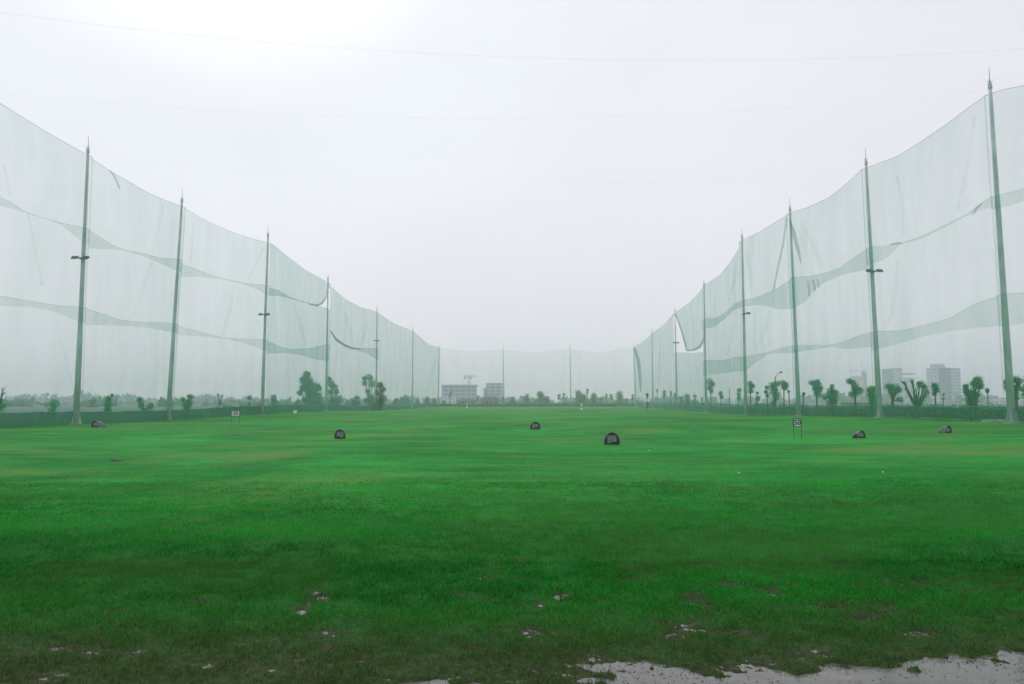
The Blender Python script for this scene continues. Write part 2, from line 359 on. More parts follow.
# ------------------------------------------------------------------ grass blades (stuff)
def grass():
    m, n, l, p = new_mat('grass_blades')
    a = n.new('ShaderNodeAttribute'); a.attribute_name = 'tone'
    l.new(a.outputs['Color'], p.inputs['Base Color']); p.inputs['Roughness'].default_value = .6; p.inputs['Specular IOR Level'].default_value = .04
    tr = n.new('ShaderNodeBsdfTranslucent'); mx = n.new('ShaderNodeMixShader'); mx.inputs[0].default_value = .35
    l.new(a.outputs['Color'], tr.inputs[0]); l.new(p.outputs[0], mx.inputs[1]); l.new(tr.outputs[0], mx.inputs[2])
    l.new(mx.outputs[0], n['Material Output'].inputs[0])
    VS, FS, NP, CS = [], [], [], []; base = 0
    for (y0, y1, dens, w, h, quad) in ((3.4, 5.6, 13000, .0038, .030, 1), (5.6, 8, 7500, .0052, .036, 1), (8, 10, 3000, .0075, .040, 0), (10, 12.5, 2200, .0095, .033, 0), (12.5, 15.5, 1500, .0115, .026, 0), (15.5, 21, 1100, .013, .020, 0)):
        area = .85 * (y1 ** 2 - y0 ** 2) + 2 * (y1 - y0); N = int(area * dens)
        Y = np.sqrt(RS.uniform(y0 ** 2, y1 ** 2, N)); X = RS.uniform(-1, 1, N) * (.85 * Y + 1)
        # tufting
        tuft = fbm(X * 5, Y * 5, 3, 51); keep = RS.rand(N) < np.clip(tuft * 2.2 - .35, .12, 1)
        b = bare(X, Y) if y0 < 12 else X * 0; s = shore(X, Y) if y0 < 8 else X * 0
        pk = (1 - .72 * b) * (1 - .86 * s)
        worn = smooth(7.0, 4.4, Y) * .50
        keep &= RS.rand(N) < pk * (1 - worn)
        if y1 > 20: keep &= RS.rand(N) < smooth(20, 11, Y)
        X, Y, b, tuft = X[keep], Y[keep], b[keep], tuft[keep]; N = len(X)
        Z = gz(X, Y) - .004
        ang = RS.uniform(0, 2 * np.pi, N); ca, sa = np.cos(ang), np.sin(ang)
        hh = h * RS.uniform(.5, 1.35, N) * (.65 + .7 * tuft) * (1 - .35 * b); ww = w * RS.uniform(.6, 1.3, N)
        le = RS.uniform(.15, 1.1, N) * hh; la = RS.uniform(0, 2 * np.pi, N); lx, ly = np.cos(la) * le, np.sin(la) * le
        B = np.stack([X, Y, Z], 1); S = np.stack([ca * ww / 2, sa * ww / 2, ca * 0], 1)
        tip = B + np.stack([lx, ly, hh], 1)
        u = RS.rand(N); dry = (RS.rand(N) < (.015 + .5 * b + .42 * smooth(6.6, 4.6, Y)))[:, None]
        big = fbm(X * .35, Y * .7, 4, 61); yel = smooth(.50, .66, fbm(X * .28 + 4, Y * .45, 4, 67))[:, None] * .55 * smooth(5.5, 8, Y)[:, None]
        c = np.array([.013, .275, .020])[None] * (.55 + .75 * u + 1.5 * (big - .5))[:, None]
        c = c * np.array([1, 1, 1]) + (u[:, None] ** 3) * np.array([.012, .08, .008])
        c = c * (1 + .22 * smooth(7, 15, Y))[:, None]
        c = c * (1 - yel) + yel * np.array([.085, .20, .035])
        wv = (smooth(7.0, 4.9, Y) * .75)[:, None]
        c = c * (1 - wv) + wv * np.array([.055, .125, .024]) * (.5 + u)[:, None]
        c = np.where(dry, np.array([.12, .11, .04]) * (.35 + .8 * u)[:, None], c)
        if quad:
            mid = B + np.stack([lx * .3, ly * .3, hh * .6], 1)
            V = np.stack([B - S, B + S, mid + S * .8, mid - S * .8, tip], 1).reshape(-1, 3)
            k = np.arange(N)[:, None] * 5 + base
            f = np.concatenate([k + [0, 1, 2, 3], k + [3, 2, 4]], 1); VS.append(V); FS.append(f.ravel()); NP.append(np.tile([4, 3], N)); base += 5 * N
            C = np.repeat(np.concatenate([c, np.ones((N, 1))], 1), 5, 0)
        else:
            V = np.stack([B - S, B + S, tip], 1).reshape(-1, 3); k = np.arange(N)[:, None] * 3 + base
            VS.append(V); FS.append((k + [0, 1, 2]).ravel()); NP.append(np.full(N, 3)); base += 3 * N
            C = np.repeat(np.concatenate([c, np.ones((N, 1))], 1), 3, 0)
        CS.append(C)
    # flat dead leaves and clippings lying on the mud and floating at the puddle's edge
    N = 30000; Y = np.sqrt(RS.uniform(3.4 ** 2, 8.2 ** 2, N)); X = RS.uniform(-1, 1, N) * (.85 * Y + 1)
    keep = RS.rand(N) < np.clip(.25 + bare(X, Y) * .6 + .4 * smooth(6.5, 4.5, Y), 0, 1) * (.3 + fbm(X * 3, Y * 5, 3, 91)) * (1 - .72 * shore(X, Y) * smooth(.35, .6, fbm(X * 1.5, Y * 5, 3, 93)))
    X, Y = X[keep], Y[keep]; N = len(X); Z = np.maximum(gz(X, Y), -.021) + RS.uniform(.001, .006, N)
    a = RS.uniform(0, 6.28, N); L_ = RS.uniform(.005, .018, N); W_ = RS.uniform(.002, .005, N); u = RS.rand(N)
    A = np.stack([np.cos(a) * L_, np.sin(a) * L_, RS.normal(size=N) * .002], 1); Bv = np.stack([-np.sin(a) * W_, np.cos(a) * W_, RS.normal(size=N) * .001], 1)
    P0 = np.stack([X, Y, Z], 1); V = np.stack([P0 - A, P0 + Bv, P0 + A, P0 - Bv], 1).reshape(-1, 3)
    k = np.arange(N)[:, None] * 4 + base; VS.append(V); FS.append((k + [0, 1, 2, 3]).ravel()); NP.append(np.full(N, 4)); base += 4 * N
    c = np.where((u < .55)[:, None], np.array([.075, .055, .03])[None] * (.4 + 1.4 * u)[:, None], np.array([.03, .07, .02])[None] * (.3 + u)[:, None])
    CS.append(np.repeat(np.concatenate([c, np.ones((N, 1))], 1), 4, 0))
    o = npmesh('grass', np.vstack(VS), np.concatenate(FS), np.concatenate(NP), m, color=np.vstack(CS))
    tag(o, 'short wet green turf with worn muddy patches in the foreground', 'grass', kind='stuff')
    print('blades', base)
grass()

# ------------------------------------------------------------------ poles of the net
H = 21.75
LP = [((88, 150), (76, 424)), ((182, 200), (168, 420)), ((268, 235), (262, 414)), ((328, 279), (326, 412)), ((377, 309), (376, 410)), ((413, 329), (412, 409)), ((439, 346), (438, 408))]
BP = [((503, 346), (504, 407)), ((570, 346), (571, 407))]
RP = [((634, 346), (636, 408)), ((652, 331), (653, 409)), ((675, 310), (677, 409)), ((704, 284), (706, 410)), ((742, 237), (746, 411)), ((790, 209), (799, 415)), ((866, 162), (880, 417)), ((990, 85), (1012, 421))]
def solve(t, b):
    d = ray(*t); k = (H - EYE) / d[2]; top = np.array([0, 0, EYE]) + d * k; Y = top[1]
    bt = at(b[0], b[1], Y); return top, np.array([bt[0], Y, g1(bt[0], Y)])
POLES = {}
for i, (t, b) in enumerate(LP): POLES['L%d' % (i + 1)] = solve(t, b)
for i, (t, b) in enumerate(BP): POLES['B%d' % (i + 1)] = solve(t, b)
for i, (t, b) in enumerate(RP): POLES['R%d' % (8 - i)] = solve(t, b)
def manual(x, y): return (np.array([x, y, H]), np.array([x, y, g1(x, y)]))
POLES['L0'] = manual(-35.2, 42.8); POLES['M0'] = manual(-35.8, 29); POLES['R0'] = manual(31.6, 31)
for k, v in POLES.items(): print(k, v[0].round(1), v[1].round(1))
ORD = ['first', 'second', 'third', 'fourth', 'fifth', 'sixth', 'seventh', 'eighth']
PL = {'M0': 'net pole out of frame on the left, nearest the tee', 'L0': 'net pole just out of frame on the left', 'R0': 'net pole just out of frame on the right',
      'L1': 'tall grey net pole nearest on the left, two dark floodlights halfway up', 'L2': 'second tall net pole from the left edge, leaning right, no lamps',
      'L3': 'third tall net pole from the left edge, pair of small floodlights', 'L4': 'fourth tall net pole from the left, beside the torn net corner and big leafy tree',
      'L5': 'fifth net pole from the left, small paired lamps, between leafy trees', 'L6': 'sixth net pole from the left, plain and thin, before the corner',
      'L7': 'left far corner net pole where the side net meets the end net', 'B1': 'left of the two end net poles, beside the hazy grey houses',
      'B2': 'right of the two end net poles, in front of distant trees', 'R8': 'right far corner net pole with a gathered fold of net',
      'R7': 'second farthest net pole on the right side, plain and thin', 'R6': 'third farthest net pole on the right, beside the open triangular gap in the net',
      'R5': 'plain net pole on the right just nearer than the triangular gap', 'R4': 'fifth net pole from the far right corner, one small lamp at mid height',
      'R3': 'net pole on the right where folds of loose net gather at the top', 'R2': 'second nearest net pole on the right, dark floodlights on a crossbar',
      'R1': 'nearest and tallest net pole on the right, thick flared base'}
LAMPS = {'L1': 259, 'L3': 315, 'L5': 341, 'R2': 272, 'R4': 314, 'R6': 343}
def make_pole(key):
    top, b = POLES[key]; b = b.copy()
    e = empty('net_pole', tuple(b), PL[key], 'net pole', 'tall poles carrying the range nets')
    T = Vector(top); B = Vector(b)
    def pt(t): return B.lerp(T, t)
    s = MB(); r0, r1 = (.215, .095)
    if key in ('L1', 'L2', 'R1', 'R2'): r0 = .23
    ts = [0, .33, .333, .66, .663, 1]; rr = [r0, .18, .17, .14, .13, r1]
    s.tube([pt(t) - Vector((0, 0, .3 if t == 0 else 0)) for t in ts], rr, 12); s.build('shaft', M_POLE, e, True)
    f = MB(); f.box((b[0], b[1], b[2] - .02), (.72, .72, .22), taper=.9); f.build('footing', M_CONC, e)
    if key in ('R1', 'L1', 'L2', 'R2'):
        for k in range(4):
            g_ = MB(); a = math.pi / 4 + k * math.pi / 2; g_.add([(b[0] + math.cos(a) * .21, b[1] + math.sin(a) * .21, b[2] + .3), (b[0] + math.cos(a) * .34, b[1] + math.sin(a) * .34, b[2] + .3), (b[0] + math.cos(a) * .21, b[1] + math.sin(a) * .21, b[2] + 1.0),
                   (b[0] + math.cos(a) * .21 + .03, b[1] + math.sin(a) * .21 - .03, b[2] + .3), (b[0] + math.cos(a) * .34 + .03, b[1] + math.sin(a) * .34 - .03, b[2] + .3), (b[0] + math.cos(a) * .21 + .03, b[1] + math.sin(a) * .21 - .03, b[2] + 1.0)],
                   [(0, 1, 2), (5, 4, 3), (0, 3, 4, 1), (1, 4, 5, 2), (2, 5, 3, 0)])
            g_.v = [(x_, y_, z_ - .22) for x_, y_, z_ in g_.v]; g_.build('base_gusset', M_POLE, e)
    c = MB(); c.tube([pt(.99), pt(1.004)], [.13, .12], 10); c.build('pole_cap', M_POLE, e)
    rd = MB(); rd.tube([pt(1.0), pt(1.0) + Vector((0, 0, .45)), pt(1.0) + Vector((0, 0, 1.15))], [.035, .02, .012], 6)
    for k in range(4):
        a = k * math.pi / 2 + .5; rd.tube([pt(1) + Vector((0, 0, .1)), pt(1) + Vector((math.cos(a) * .2, math.sin(a) * .2, .3))], .012, 4)
    rd.build('lightning_rod', M_STEEL, e)
    # climbing cable / halyard
    hy = MB(); off = Vector((.28 if b[0] < 0 else -.28, -.1, 0)); hy.tube([pt(.05) + off, pt(.5) + off * 1.2, pt(.98) + off * .5], .006, 4); hy.build('halyard', M_ROPE, e)
    if key in LAMPS:
        D = b[1]; z = zat(LAMPS[key], D); t = (z - b[2]) / (H - b[2]); q = pt(t)
        side = -1 if b[0] < 0 else 1
        br = MB(); hw = .42; br.tube([q + Vector((-hw, -.28, -.06 * side)), q + Vector((hw, -.28, .06 * side))], .045, 6); br.box(tuple(q + Vector((0, -.24, 0))), (.3, .12, .14)); bo = br.build('lamp_crossbar', M_STEEL, e)
        for sx in ((-1, 1) if key != 'R4' else (1,)):
            c_ = q + Vector((sx * hw, -.36, .05)); lm = MB()
            lm.add([(c_.x - .24, c_.y - .20, c_.z - .16), (c_.x + .24, c_.y - .20, c_.z - .16), (c_.x + .24, c_.y + .14, c_.z - .02), (c_.x - .24, c_.y + .14, c_.z - .02),
                    (c_.x - .18, c_.y - .12, c_.z + .10), (c_.x + .18, c_.y - .12, c_.z + .10), (c_.x + .18, c_.y + .12, c_.z + .14), (c_.x - .18, c_.y + .12, c_.z + .14)],
                   [(0, 3, 2, 1), (4, 5, 6, 7), (0, 1, 5, 4), (1, 2, 6, 5), (2, 3, 7, 6), (3, 0, 4, 7)])
            fl = lm.build('floodlight', M_DARK, e)
            gl_ = MB(); gl_.add([(c_.x - .2, c_.y - .165, c_.z - .152), (c_.x + .2, c_.y - .165, c_.z - .152), (c_.x + .2, c_.y + .10, c_.z - .043), (c_.x - .2, c_.y + .10, c_.z - .043)], [(0, 3, 2, 1)])
            gl_.v = [(a, b_, c3 - .006) for a, b_, c3 in gl_.v]; gl_.build('lamp_glass', M_GLASS, fl)
    return e
for k in POLES: make_pole(k)

# ------------------------------------------------------------------ nets, bay by bay
CEN = np.array([0, 110.0])
class Bay:
    def __init__(s, a, b):
        s.a, s.b = a, b
        A = (POLES[a][0] + POLES[a][1]) / 2; B = (POLES[b][0] + POLES[b][1]) / 2
        s.A, s.B = A[:2], B[:2]; d = s.B - s.A; s.L = np.hypot(*d); s.d = d / s.L
        n = np.array([-s.d[1], s.d[0]]); s.n = n if np.dot(CEN - A[:2], n) > 0 else -n
        s.lean = [(POLES[k][0] - POLES[k][1])[:2] / H for k in (a, b)]
        s.off = .36
    def uz(s, p):
        d = ray(*p); A2 = s.A + s.n * s.off
        den = d[0] * s.n[0] + d[1] * s.n[1]; t = (A2[0] * s.n[0] + A2[1] * s.n[1]) / den
        q = d * t + np.array([0, 0, EYE]); return float(np.dot(q[:2] - A2, s.d) / s.L), float(q[2])
    def curve(s, pts):
        c = []
        for p in pts:
            if isinstance(p[0], str): c.append((float(p[0]), p[1]))       # ('u', z) given in metres
            else: c.append(s.uz(p))
        c.sort(); return np.array(c)
    def pos(s, u, z, off):
        k = (z / H - .5)[:, None] * H
        ln = s.lean[0][None] * (1 - u)[:, None] + s.lean[1][None] * u[:, None]
        xy = s.A[None] + (s.B - s.A)[None] * u[:, None] + s.n[None] * (s.off + off)[:, None] + ln * k
        return np.column_stack([xy, z])
def piece(bay, name, parent, top, bot, seed, off=0., mat=None, u0=0., u1=1., amp=.38):
    nu, nv = (64, 28) if bay.L < 40 else (72, 24)
    U = np.linspace(u0 - .09 / bay.L, u1 + .09 / bay.L, nu)
    def ev(c):
        if callable(c): return c(U)
        z = np.interp(U, c[:, 0], c[:, 1]); k = np.array([1, 2, 3, 2, 1]) / 9
        zp = np.concatenate([[2 * z[0] - z[2], 2 * z[0] - z[1]], z, [2 * z[-1] - z[-2], 2 * z[-1] - z[-3]]]); return np.convolve(zp, k, 'valid')
    zt, zb = ev(top), ev(bot)
    v = np.linspace(0, 1, nv); UU, VV = np.meshgrid(U, v, indexing='ij')
    ZZ = zb[:, None] * (1 - VV) + zt[:, None] * VV
    s_ = UU * bay.L
    bil = amp * np.sin(np.pi * np.clip(UU, 0, 1)) * np.sin(np.pi * VV) * (fbm(UU * 2 + seed, ZZ * .12, 2, seed) * 1.6 - .2)
    cre = .10 * (fbm(s_ * .6 + (ZZ - 10) * .05 * np.sin(seed), ZZ * .05, 3, seed + 3) - .5) + .008 * (fbm(s_ * 4, ZZ * .1, 2, seed + 9) - .5)
    O = off + bil + cre * np.clip(np.minimum(UU - u0, u1 - UU) * 12, 0, 1)
    P_ = bay.pos(UU.ravel(), ZZ.ravel(), O.ravel())
    i, j = np.meshgrid(np.arange(nu - 1), np.arange(nv - 1), indexing='ij')
    q = np.stack([i * nv + j, (i + 1) * nv + j, (i + 1) * nv + j + 1, i * nv + j + 1], -1).reshape(-1, 4)
    return npmesh(name, P_, q.ravel(), np.full(len(q), 4), mat or M_NET, parent, world_loc(parent), True), (U, zt, zb)
def rope(bay, parent, name, U, Z, r=.022, off=0.03):
    P_ = bay.pos(U, Z, np.full(len(U), off)); m = MB(); m.tube([tuple(p) for p in P_[::2]] + [tuple(P_[-1])], r, 5); return m.build(name, M_ROPE, parent)
def fold(bay, parent, poly, dz=.12, mat=None):
    """a gathered fold: a closed sleeve of net that follows the traced strip, two skins with depth between"""
    a = [bay.uz(p) for p in poly[0]]; b = [bay.uz(p) for p in poly[1]]
    m = MB(); vs = []; n = len(a)
    for lst, oo in ((a, .05), (b, .05)):
        pass
    for i in range(n):
        mid = ((a[i][0] + b[i][0]) / 2, (a[i][1] + b[i][1]) / 2)
        for (u, z), oo in ((a[i], .08), (mid, .08 + dz), (b[i], .08), (mid, .08 - dz * .4)):
            vs.append(tuple(bay.pos(np.array([u]), np.array([z]), np.array([oo]))[0]))
    fs = []
    for i in range(n - 1):
        for k in range(4): fs.append((i * 4 + k, i * 4 + (k + 1) % 4, (i + 1) * 4 + (k + 1) % 4, (i + 1) * 4 + k))
    m.add(vs, fs); return m.build('net_fold', mat or M_FOLD, parent, True)

BAYS = [
 ('M0', 'L0', dict(top=[('0', 21.4), ('.5', 20.7), ('1', 21.4)], b1u=[('0', 16.1), ('1', 16.2)], b1l=[('0', 15.2), ('.5', 15.8), ('1', 15.4)], b2u=[('0', 8.6), ('1', 8.7)], b2l=[('0', 7.6), ('1', 7.8)]), 'side net bay out of frame at the left, nearest the tee'),
 ('L0', 'L1', dict(top=[('0', 21.4), (0, 103), (22, 117), (45, 131), (66, 143), (88, 155)], b1u=[('0', 16.2), (0, 197), (12, 203), (25, 212), (50, 220), (66, 224), (86, 228)], b1l=[('0', 15.2), (0, 206), (10, 208), (25, 213), (50, 220), (62, 226), (74, 236), (84, 243)],
   b2u=[('0', 8.8), (0, 296), (35, 302), (60, 306), (83, 307)], b2l=[('0', 7.9), (0, 306), (30, 307), (52, 311), (70, 318), (82, 323)]), 'leftmost net bay, sagging from the frame edge to the nearest left pole'),
 ('L1', 'L2', dict(top=[(88, 156), (110, 171), (145, 192), (165, 201), (182, 207)], b1u=[(88, 229), (100, 237), (112, 245), (125, 250), (145, 254), (160, 258), (178, 259)], b1l=[(86, 248), (100, 249), (112, 249), (125, 251), (145, 257), (160, 264), (176, 271)],
   b2u=[(84, 308), (100, 313), (120, 320), (140, 322), (172, 323)], b2l=[(82, 325), (105, 325), (130, 326), (150, 328), (171, 332)]), 'net bay between the first and second poles on the left'),
 ('L2', 'L3', dict(top=[(182, 208), (200, 219), (225, 230), (245, 237), (268, 243)], b1u=[(180, 264), (195, 269), (210, 275), (225, 279), (245, 283), (266, 285)], b1l=[(180, 277), (200, 277), (225, 280), (245, 285), (255, 289), (266, 295)],
   b2u=[(175, 325), (190, 329), (205, 333), (225, 338), (245, 339), (264, 339)], b2l=[(174, 335), (190, 336), (210, 337), (225, 339), (245, 343), (263, 350)]), 'net bay between the second and third poles on the left'),
 ('L3', 'L4', dict(top=[(268, 241), (285, 255), (305, 270), (318, 277), (328, 282)], b1u=[(266, 287), (278, 290), (290, 297), (305, 302), (316, 305), (327, 308)], b1l=[(266, 296), (278, 296), (290, 299), (305, 303), (314, 305), (320, 304), (324, 300), (326, 295), (327.5, 287)],
   b2u=[(266, 340), (278, 346), (290, 349), (310, 348), (326, 344)], b2l=[(265, 354), (285, 353), (300, 355), (312, 359), (326, 361)]), 'net bay left of the fourth left pole, its upper corner torn loose'),
 ('L4', 'L5', dict(top=[(328, 284), (345, 299), (360, 307), (377, 312)], b1u=[(330, 330), (336, 338), (345, 344), (355, 348), (376, 348)], b1l=[(330, 331), (336, 340), (345, 346), (355, 350), (366, 353), (376, 359)]), 'net bay with a drooping dark edge between two leafy trees'),
 ('L5', 'L6', dict(top=[(377, 312), (390, 321), (400, 326), (413, 331)]), 'plain net bay between the fifth and sixth left poles'),
 ('L6', 'L7', dict(top=[(413, 331), (423, 340), (430, 345), (439, 347.5)]), 'last net bay on the left before the far corner'),
 ('L7', 'B1', dict(top=[(439, 348), (470, 352), (503, 350)]), 'left end net bay in front of the two hazy buildings'),
 ('B1', 'B2', dict(top=[(503, 350), (536, 353), (570, 349)]), 'middle end net bay straight ahead down the range'),
 ('B2', 'R8', dict(top=[(570, 350), (602, 353), (634, 347)]), 'right end net bay above the far row of slim trees'),
 ('R8', 'R7', dict(top=[(634, 347), (643, 342), (652, 334)]), 'farthest net bay on the right side, with a gathered fold'),
 ('R7', 'R6', dict(top=[(652, 333), (664, 325), (675, 312)]), 'net bay between the second and third farthest right poles'),
 ('R6', 'R5', dict(top=[(675, 313), (690, 302), (704, 287)], b1l=[(675.5, 315), (680, 328), (684, 342), (687, 351), (694, 350), (700, 347), (703, 341), (704.5, 330)], b1u=[(676, 352), (690, 353), (705, 352)]), 'net bay with an open triangular gap where it hangs loose'),
 ('R5', 'R4', dict(top=[(704, 285), (720, 275), (732, 260), (742, 243)], b1u=[(705, 318), (715, 318), (725, 313), (735, 303), (743, 300)], b1l=[(705, 329), (715, 327), (725, 319), (735, 310), (743, 307)], b2u=[(706, 360), (725, 360), (735, 357), (745, 356)], b2l=[(706, 376), (725, 373), (745, 371)]), 'net bay nearer than the triangular gap, with two dense bands'),
 ('R4', 'R3', dict(top=[(742, 240), (760, 232), (775, 223), (790, 214)], b1u=[(743, 300), (755, 298), (765, 294), (778, 288), (792, 279)], b1l=[(743, 307), (757, 305), (768, 306), (778, 309), (792, 309)], b2u=[(745, 357), (757, 354), (768, 352.5), (780, 348), (796, 345)], b2l=[(745, 371), (757, 362), (768, 354), (780, 353), (796, 353)]), 'net bay left of the pole with gathered folds, crease running down it'),
 ('R3', 'R2', dict(top=[(790, 213), (810, 207), (830, 198), (848, 184), (866, 167)], b1u=[(793, 277), (810, 276), (825, 273), (840, 268), (855, 257), (871, 247)], b1l=[(793, 309), (804, 303), (814, 292), (822, 284), (840, 276), (855, 272), (872, 269)], b2u=[(798, 345), (830, 345), (845, 341), (860, 335), (876, 331)], b2l=[(798, 352), (830, 347), (845, 349), (860, 348), (877, 346)]), 'wide net bay with a frayed dense band left of the floodlit pole'),
 ('R2', 'R1', dict(top=[(867, 168), (900, 156), (925, 140), (950, 123), (970, 108), (989, 94)], b1u=[(871, 247), (885, 246), (903, 243), (925, 235), (950, 223), (970, 213), (982, 203), (993, 196)], b1l=[(872, 264), (885, 260), (893, 254), (900, 245), (925, 238), (950, 225), (968, 216), (976, 214), (982, 209), (994, 208)], b2u=[(877, 331), (900, 331), (925, 325), (950, 318), (975, 304), (1001, 295)], b2l=[(878, 349), (900, 343), (925, 336), (950, 331), (975, 328), (1002, 326)]), 'widest net bay on the right, between the two nearest poles'),
 ('R1', 'R0', dict(top=[(990, 94), (1007, 89), (1024, 86), ('.6', 20.3), ('1', 21.4)], b1u=[(995, 196), (1024, 189), ('1', 16.2)], b1l=[(995, 209), (1010, 206), (1024, 201), ('1', 15.2)], b2u=[(1002, 294), (1024, 293), ('1', 8.6)], b2l=[(1003, 326), (1024, 324), ('1', 7.6)]), 'rightmost net bay at the frame edge beside the nearest right pole'),
]
FOLDS = {('R4', 'R3'): [([(787.5, 217), (783, 245), (777, 272), (774, 290)], [(789.5, 219), (785.5, 245), (779, 272), (775.5, 290)])],
         ('R3', 'R2'): [([(791.5, 218), (797, 232), (801, 248), (803, 262)], [(791.5, 224), (795, 240), (799, 254), (802.5, 264)]),
                        ([(809, 281), (809.5, 290), (810, 296)], [(810, 281), (811, 290), (810.5, 296)]), ([(814, 280), (815, 286), (816, 291)], [(815, 280), (816.5, 286), (816.5, 291)]), ([(818.5, 279), (819.5, 284), (820, 288)], [(819.3, 279), (820.6, 284), (820.5, 288)])],
         ('L3', 'L4'): [([(308, 303), (316, 304.5), (321, 302.5), (325, 297), (327, 289)], [(308, 304.5), (317, 306.5), (322.5, 304), (326.5, 298), (327.8, 289)])],
         ('L4', 'L5'): [([(330.5, 330), (336, 338), (344, 344), (352, 347.5), (360, 348.5)], [(330, 332), (335, 340.5), (343.5, 346.2), (352, 349.5), (360, 349.4)])],
         ('R8', 'R7'): [([(634.5, 348), (637, 362), (638.5, 378), (640, 392)], [(637, 349), (641, 362), (642.5, 378), (641.5, 392)])],
         ('R6', 'R5'): [([(675.5, 314), (680, 327), (684, 341), (686.5, 351)], [(676.8, 314), (681.5, 327), (685.6, 340), (688, 351)]), ([(688, 350), (695, 348.5), (700, 345.5), (703, 339), (704, 330)], [(688, 351.5), (696, 350.5), (701.5, 347.5), (704.5, 341), (705, 330)])],
         ('R2', 'R1'): [([(975, 215.5), (979, 209), (984, 204)], [(975.5, 209.5), (979.5, 206.5), (984, 203)]), ([(892, 243.6), (898, 242.5), (903, 242.2)], [(892, 244.8), (898, 244), (903, 243.4)])],
         ('L1', 'L2'): [([(108, 170), (113, 177), (118, 189)], [(110, 171), (115.5, 178), (118.5, 189)])],
         ('L6', 'L7'): []}
CREASES = {('L0', 'L1'): [((26, 214), (40, 285), 3), ((2, 165), (8, 196), 4), ((58, 340), (72, 395), 3)],
           ('L1', 'L2'): [((150, 262), (130, 318), 3), ((160, 205), (150, 252), 3)],
           ('L2', 'L3'): [((232, 285), (222, 335), 5), ((190, 222), (188, 262), 2), ((262, 248), (246, 280), 3)],
           ('L3', 'L4'): [((293, 304), (304, 346), 4)],
           ('L4', 'L5'): [((340, 302), (352, 344), 5), ((368, 316), (360, 345), 3)],
           ('L6', 'L7'): [((436, 352), (426, 392), 3)],
           ('R5', 'R4'): [((738, 255), (730, 300), 4), ((736, 312), (728, 356), 3)],
           ('R4', 'R3'): [((747, 250), (752, 295), 4), ((770, 310), (756, 352), 5)],
           ('R3', 'R2'): [((806, 228), (822, 268), 6)],
           ('R2', 'R1'): [((900, 175), (905, 235), 4), ((978, 115), (960, 210), 4), ((900, 260), (890, 325), 3)],
           ('R7', 'R6'): [((660, 335), (658, 392), 3)], ('R6', 'R5'): [((692, 310), (694, 346), 2), ((698, 360), (694, 398), 3)]}
for bi, (a, b, c, lab) in enumerate(BAYS):
    bay = Bay(a, b); org = POLES[a][1]
    e = empty('net_bay', tuple(org), 'pale green ' + lab, 'netting', 'net bays strung between the tall poles')
    top = bay.curve(c['top']); gnd = lambda U, bay=bay: gz(bay.A[0] + (bay.B - bay.A)[0] * U + bay.n[0] * .36, bay.A[1] + (bay.B - bay.A)[1] * U + bay.n[1] * .36) + .05
    if 'b2u' in c:
        _, r = piece(bay, 'upper_net', e, top, bay.curve(c['b1l']), bi * 3 + 1, .05)
        _, r2 = piece(bay, 'middle_net', e, bay.curve(c['b1u']), bay.curve(c['b2l']), bi * 3 + 2, 0)
        _, r3 = piece(bay, 'lower_net', e, bay.curve(c['b2u']), gnd, bi * 3 + 3, .06)
        rope(bay, e, 'seam_rope', r2[0], r2[1], .006); rope(bay, e, 'seam_rope', r3[0], r3[1], .006)
    elif 'b1u' in c:
        _, r = piece(bay, 'upper_net', e, top, bay.curve(c['b1l']), bi * 3 + 1, .05)
        _, r3 = piece(bay, 'lower_net', e, bay.curve(c['b1u']), gnd, bi * 3 + 3, 0)
    else:
        _, r = piece(bay, 'upper_net', e, top, gnd, bi * 3 + 1, .05)
    rope(bay, e, 'top_rope', r[0], r[1], .011)
    for f_ in FOLDS.get((a, b), []): fold(bay, e, f_)
    for (x0, y0), (x1, y1), w_ in CREASES.get((a, b), []):
        tt = np.linspace(0, 1, 9); bow = np.sin(tt * math.pi) * w_ * .35; hw_ = np.sin(tt * math.pi) * w_ * .5 + .05
        xs = x0 + (x1 - x0) * tt + bow; ys = y0 + (y1 - y0) * tt
        fold(bay, e, (list(zip(xs - hw_, ys)), list(zip(xs + hw_, ys))), .16, M_CREASE)

# cables strung across the range between opposite poles
def cable(a, b, za, zb, sag, lab):
    A = POLES[a][1] + (POLES[a][0] - POLES[a][1]) * (za / H); B = POLES[b][1] + (POLES[b][0] - POLES[b][1]) * (zb / H)
    m = MB(); pts = []
    for i in range(41):
        t = i / 40; p = A * (1 - t) + B * t; p[2] -= sag * 4 * t * (1 - t); pts.append(tuple(p))
    m.tube(pts, .0022, 5); o = m.build('overhead_cable', M_WIRE, None, org=tuple(A)); tag(o, lab, 'cable', 'steel cables strung across the range')
cable('M0', 'R0', 20.7, 18.4, 2.75, 'highest faint thin cable sagging across the whole top of the sky')
cable('L0', 'R1', 21.2, 21.4, 1.9, 'faint thin cable running to the top of the nearest right pole')
cable('L1', 'R2', 21.3, 21.4, 1.9, 'faint thin cable from nearest left pole to the floodlit right pole')

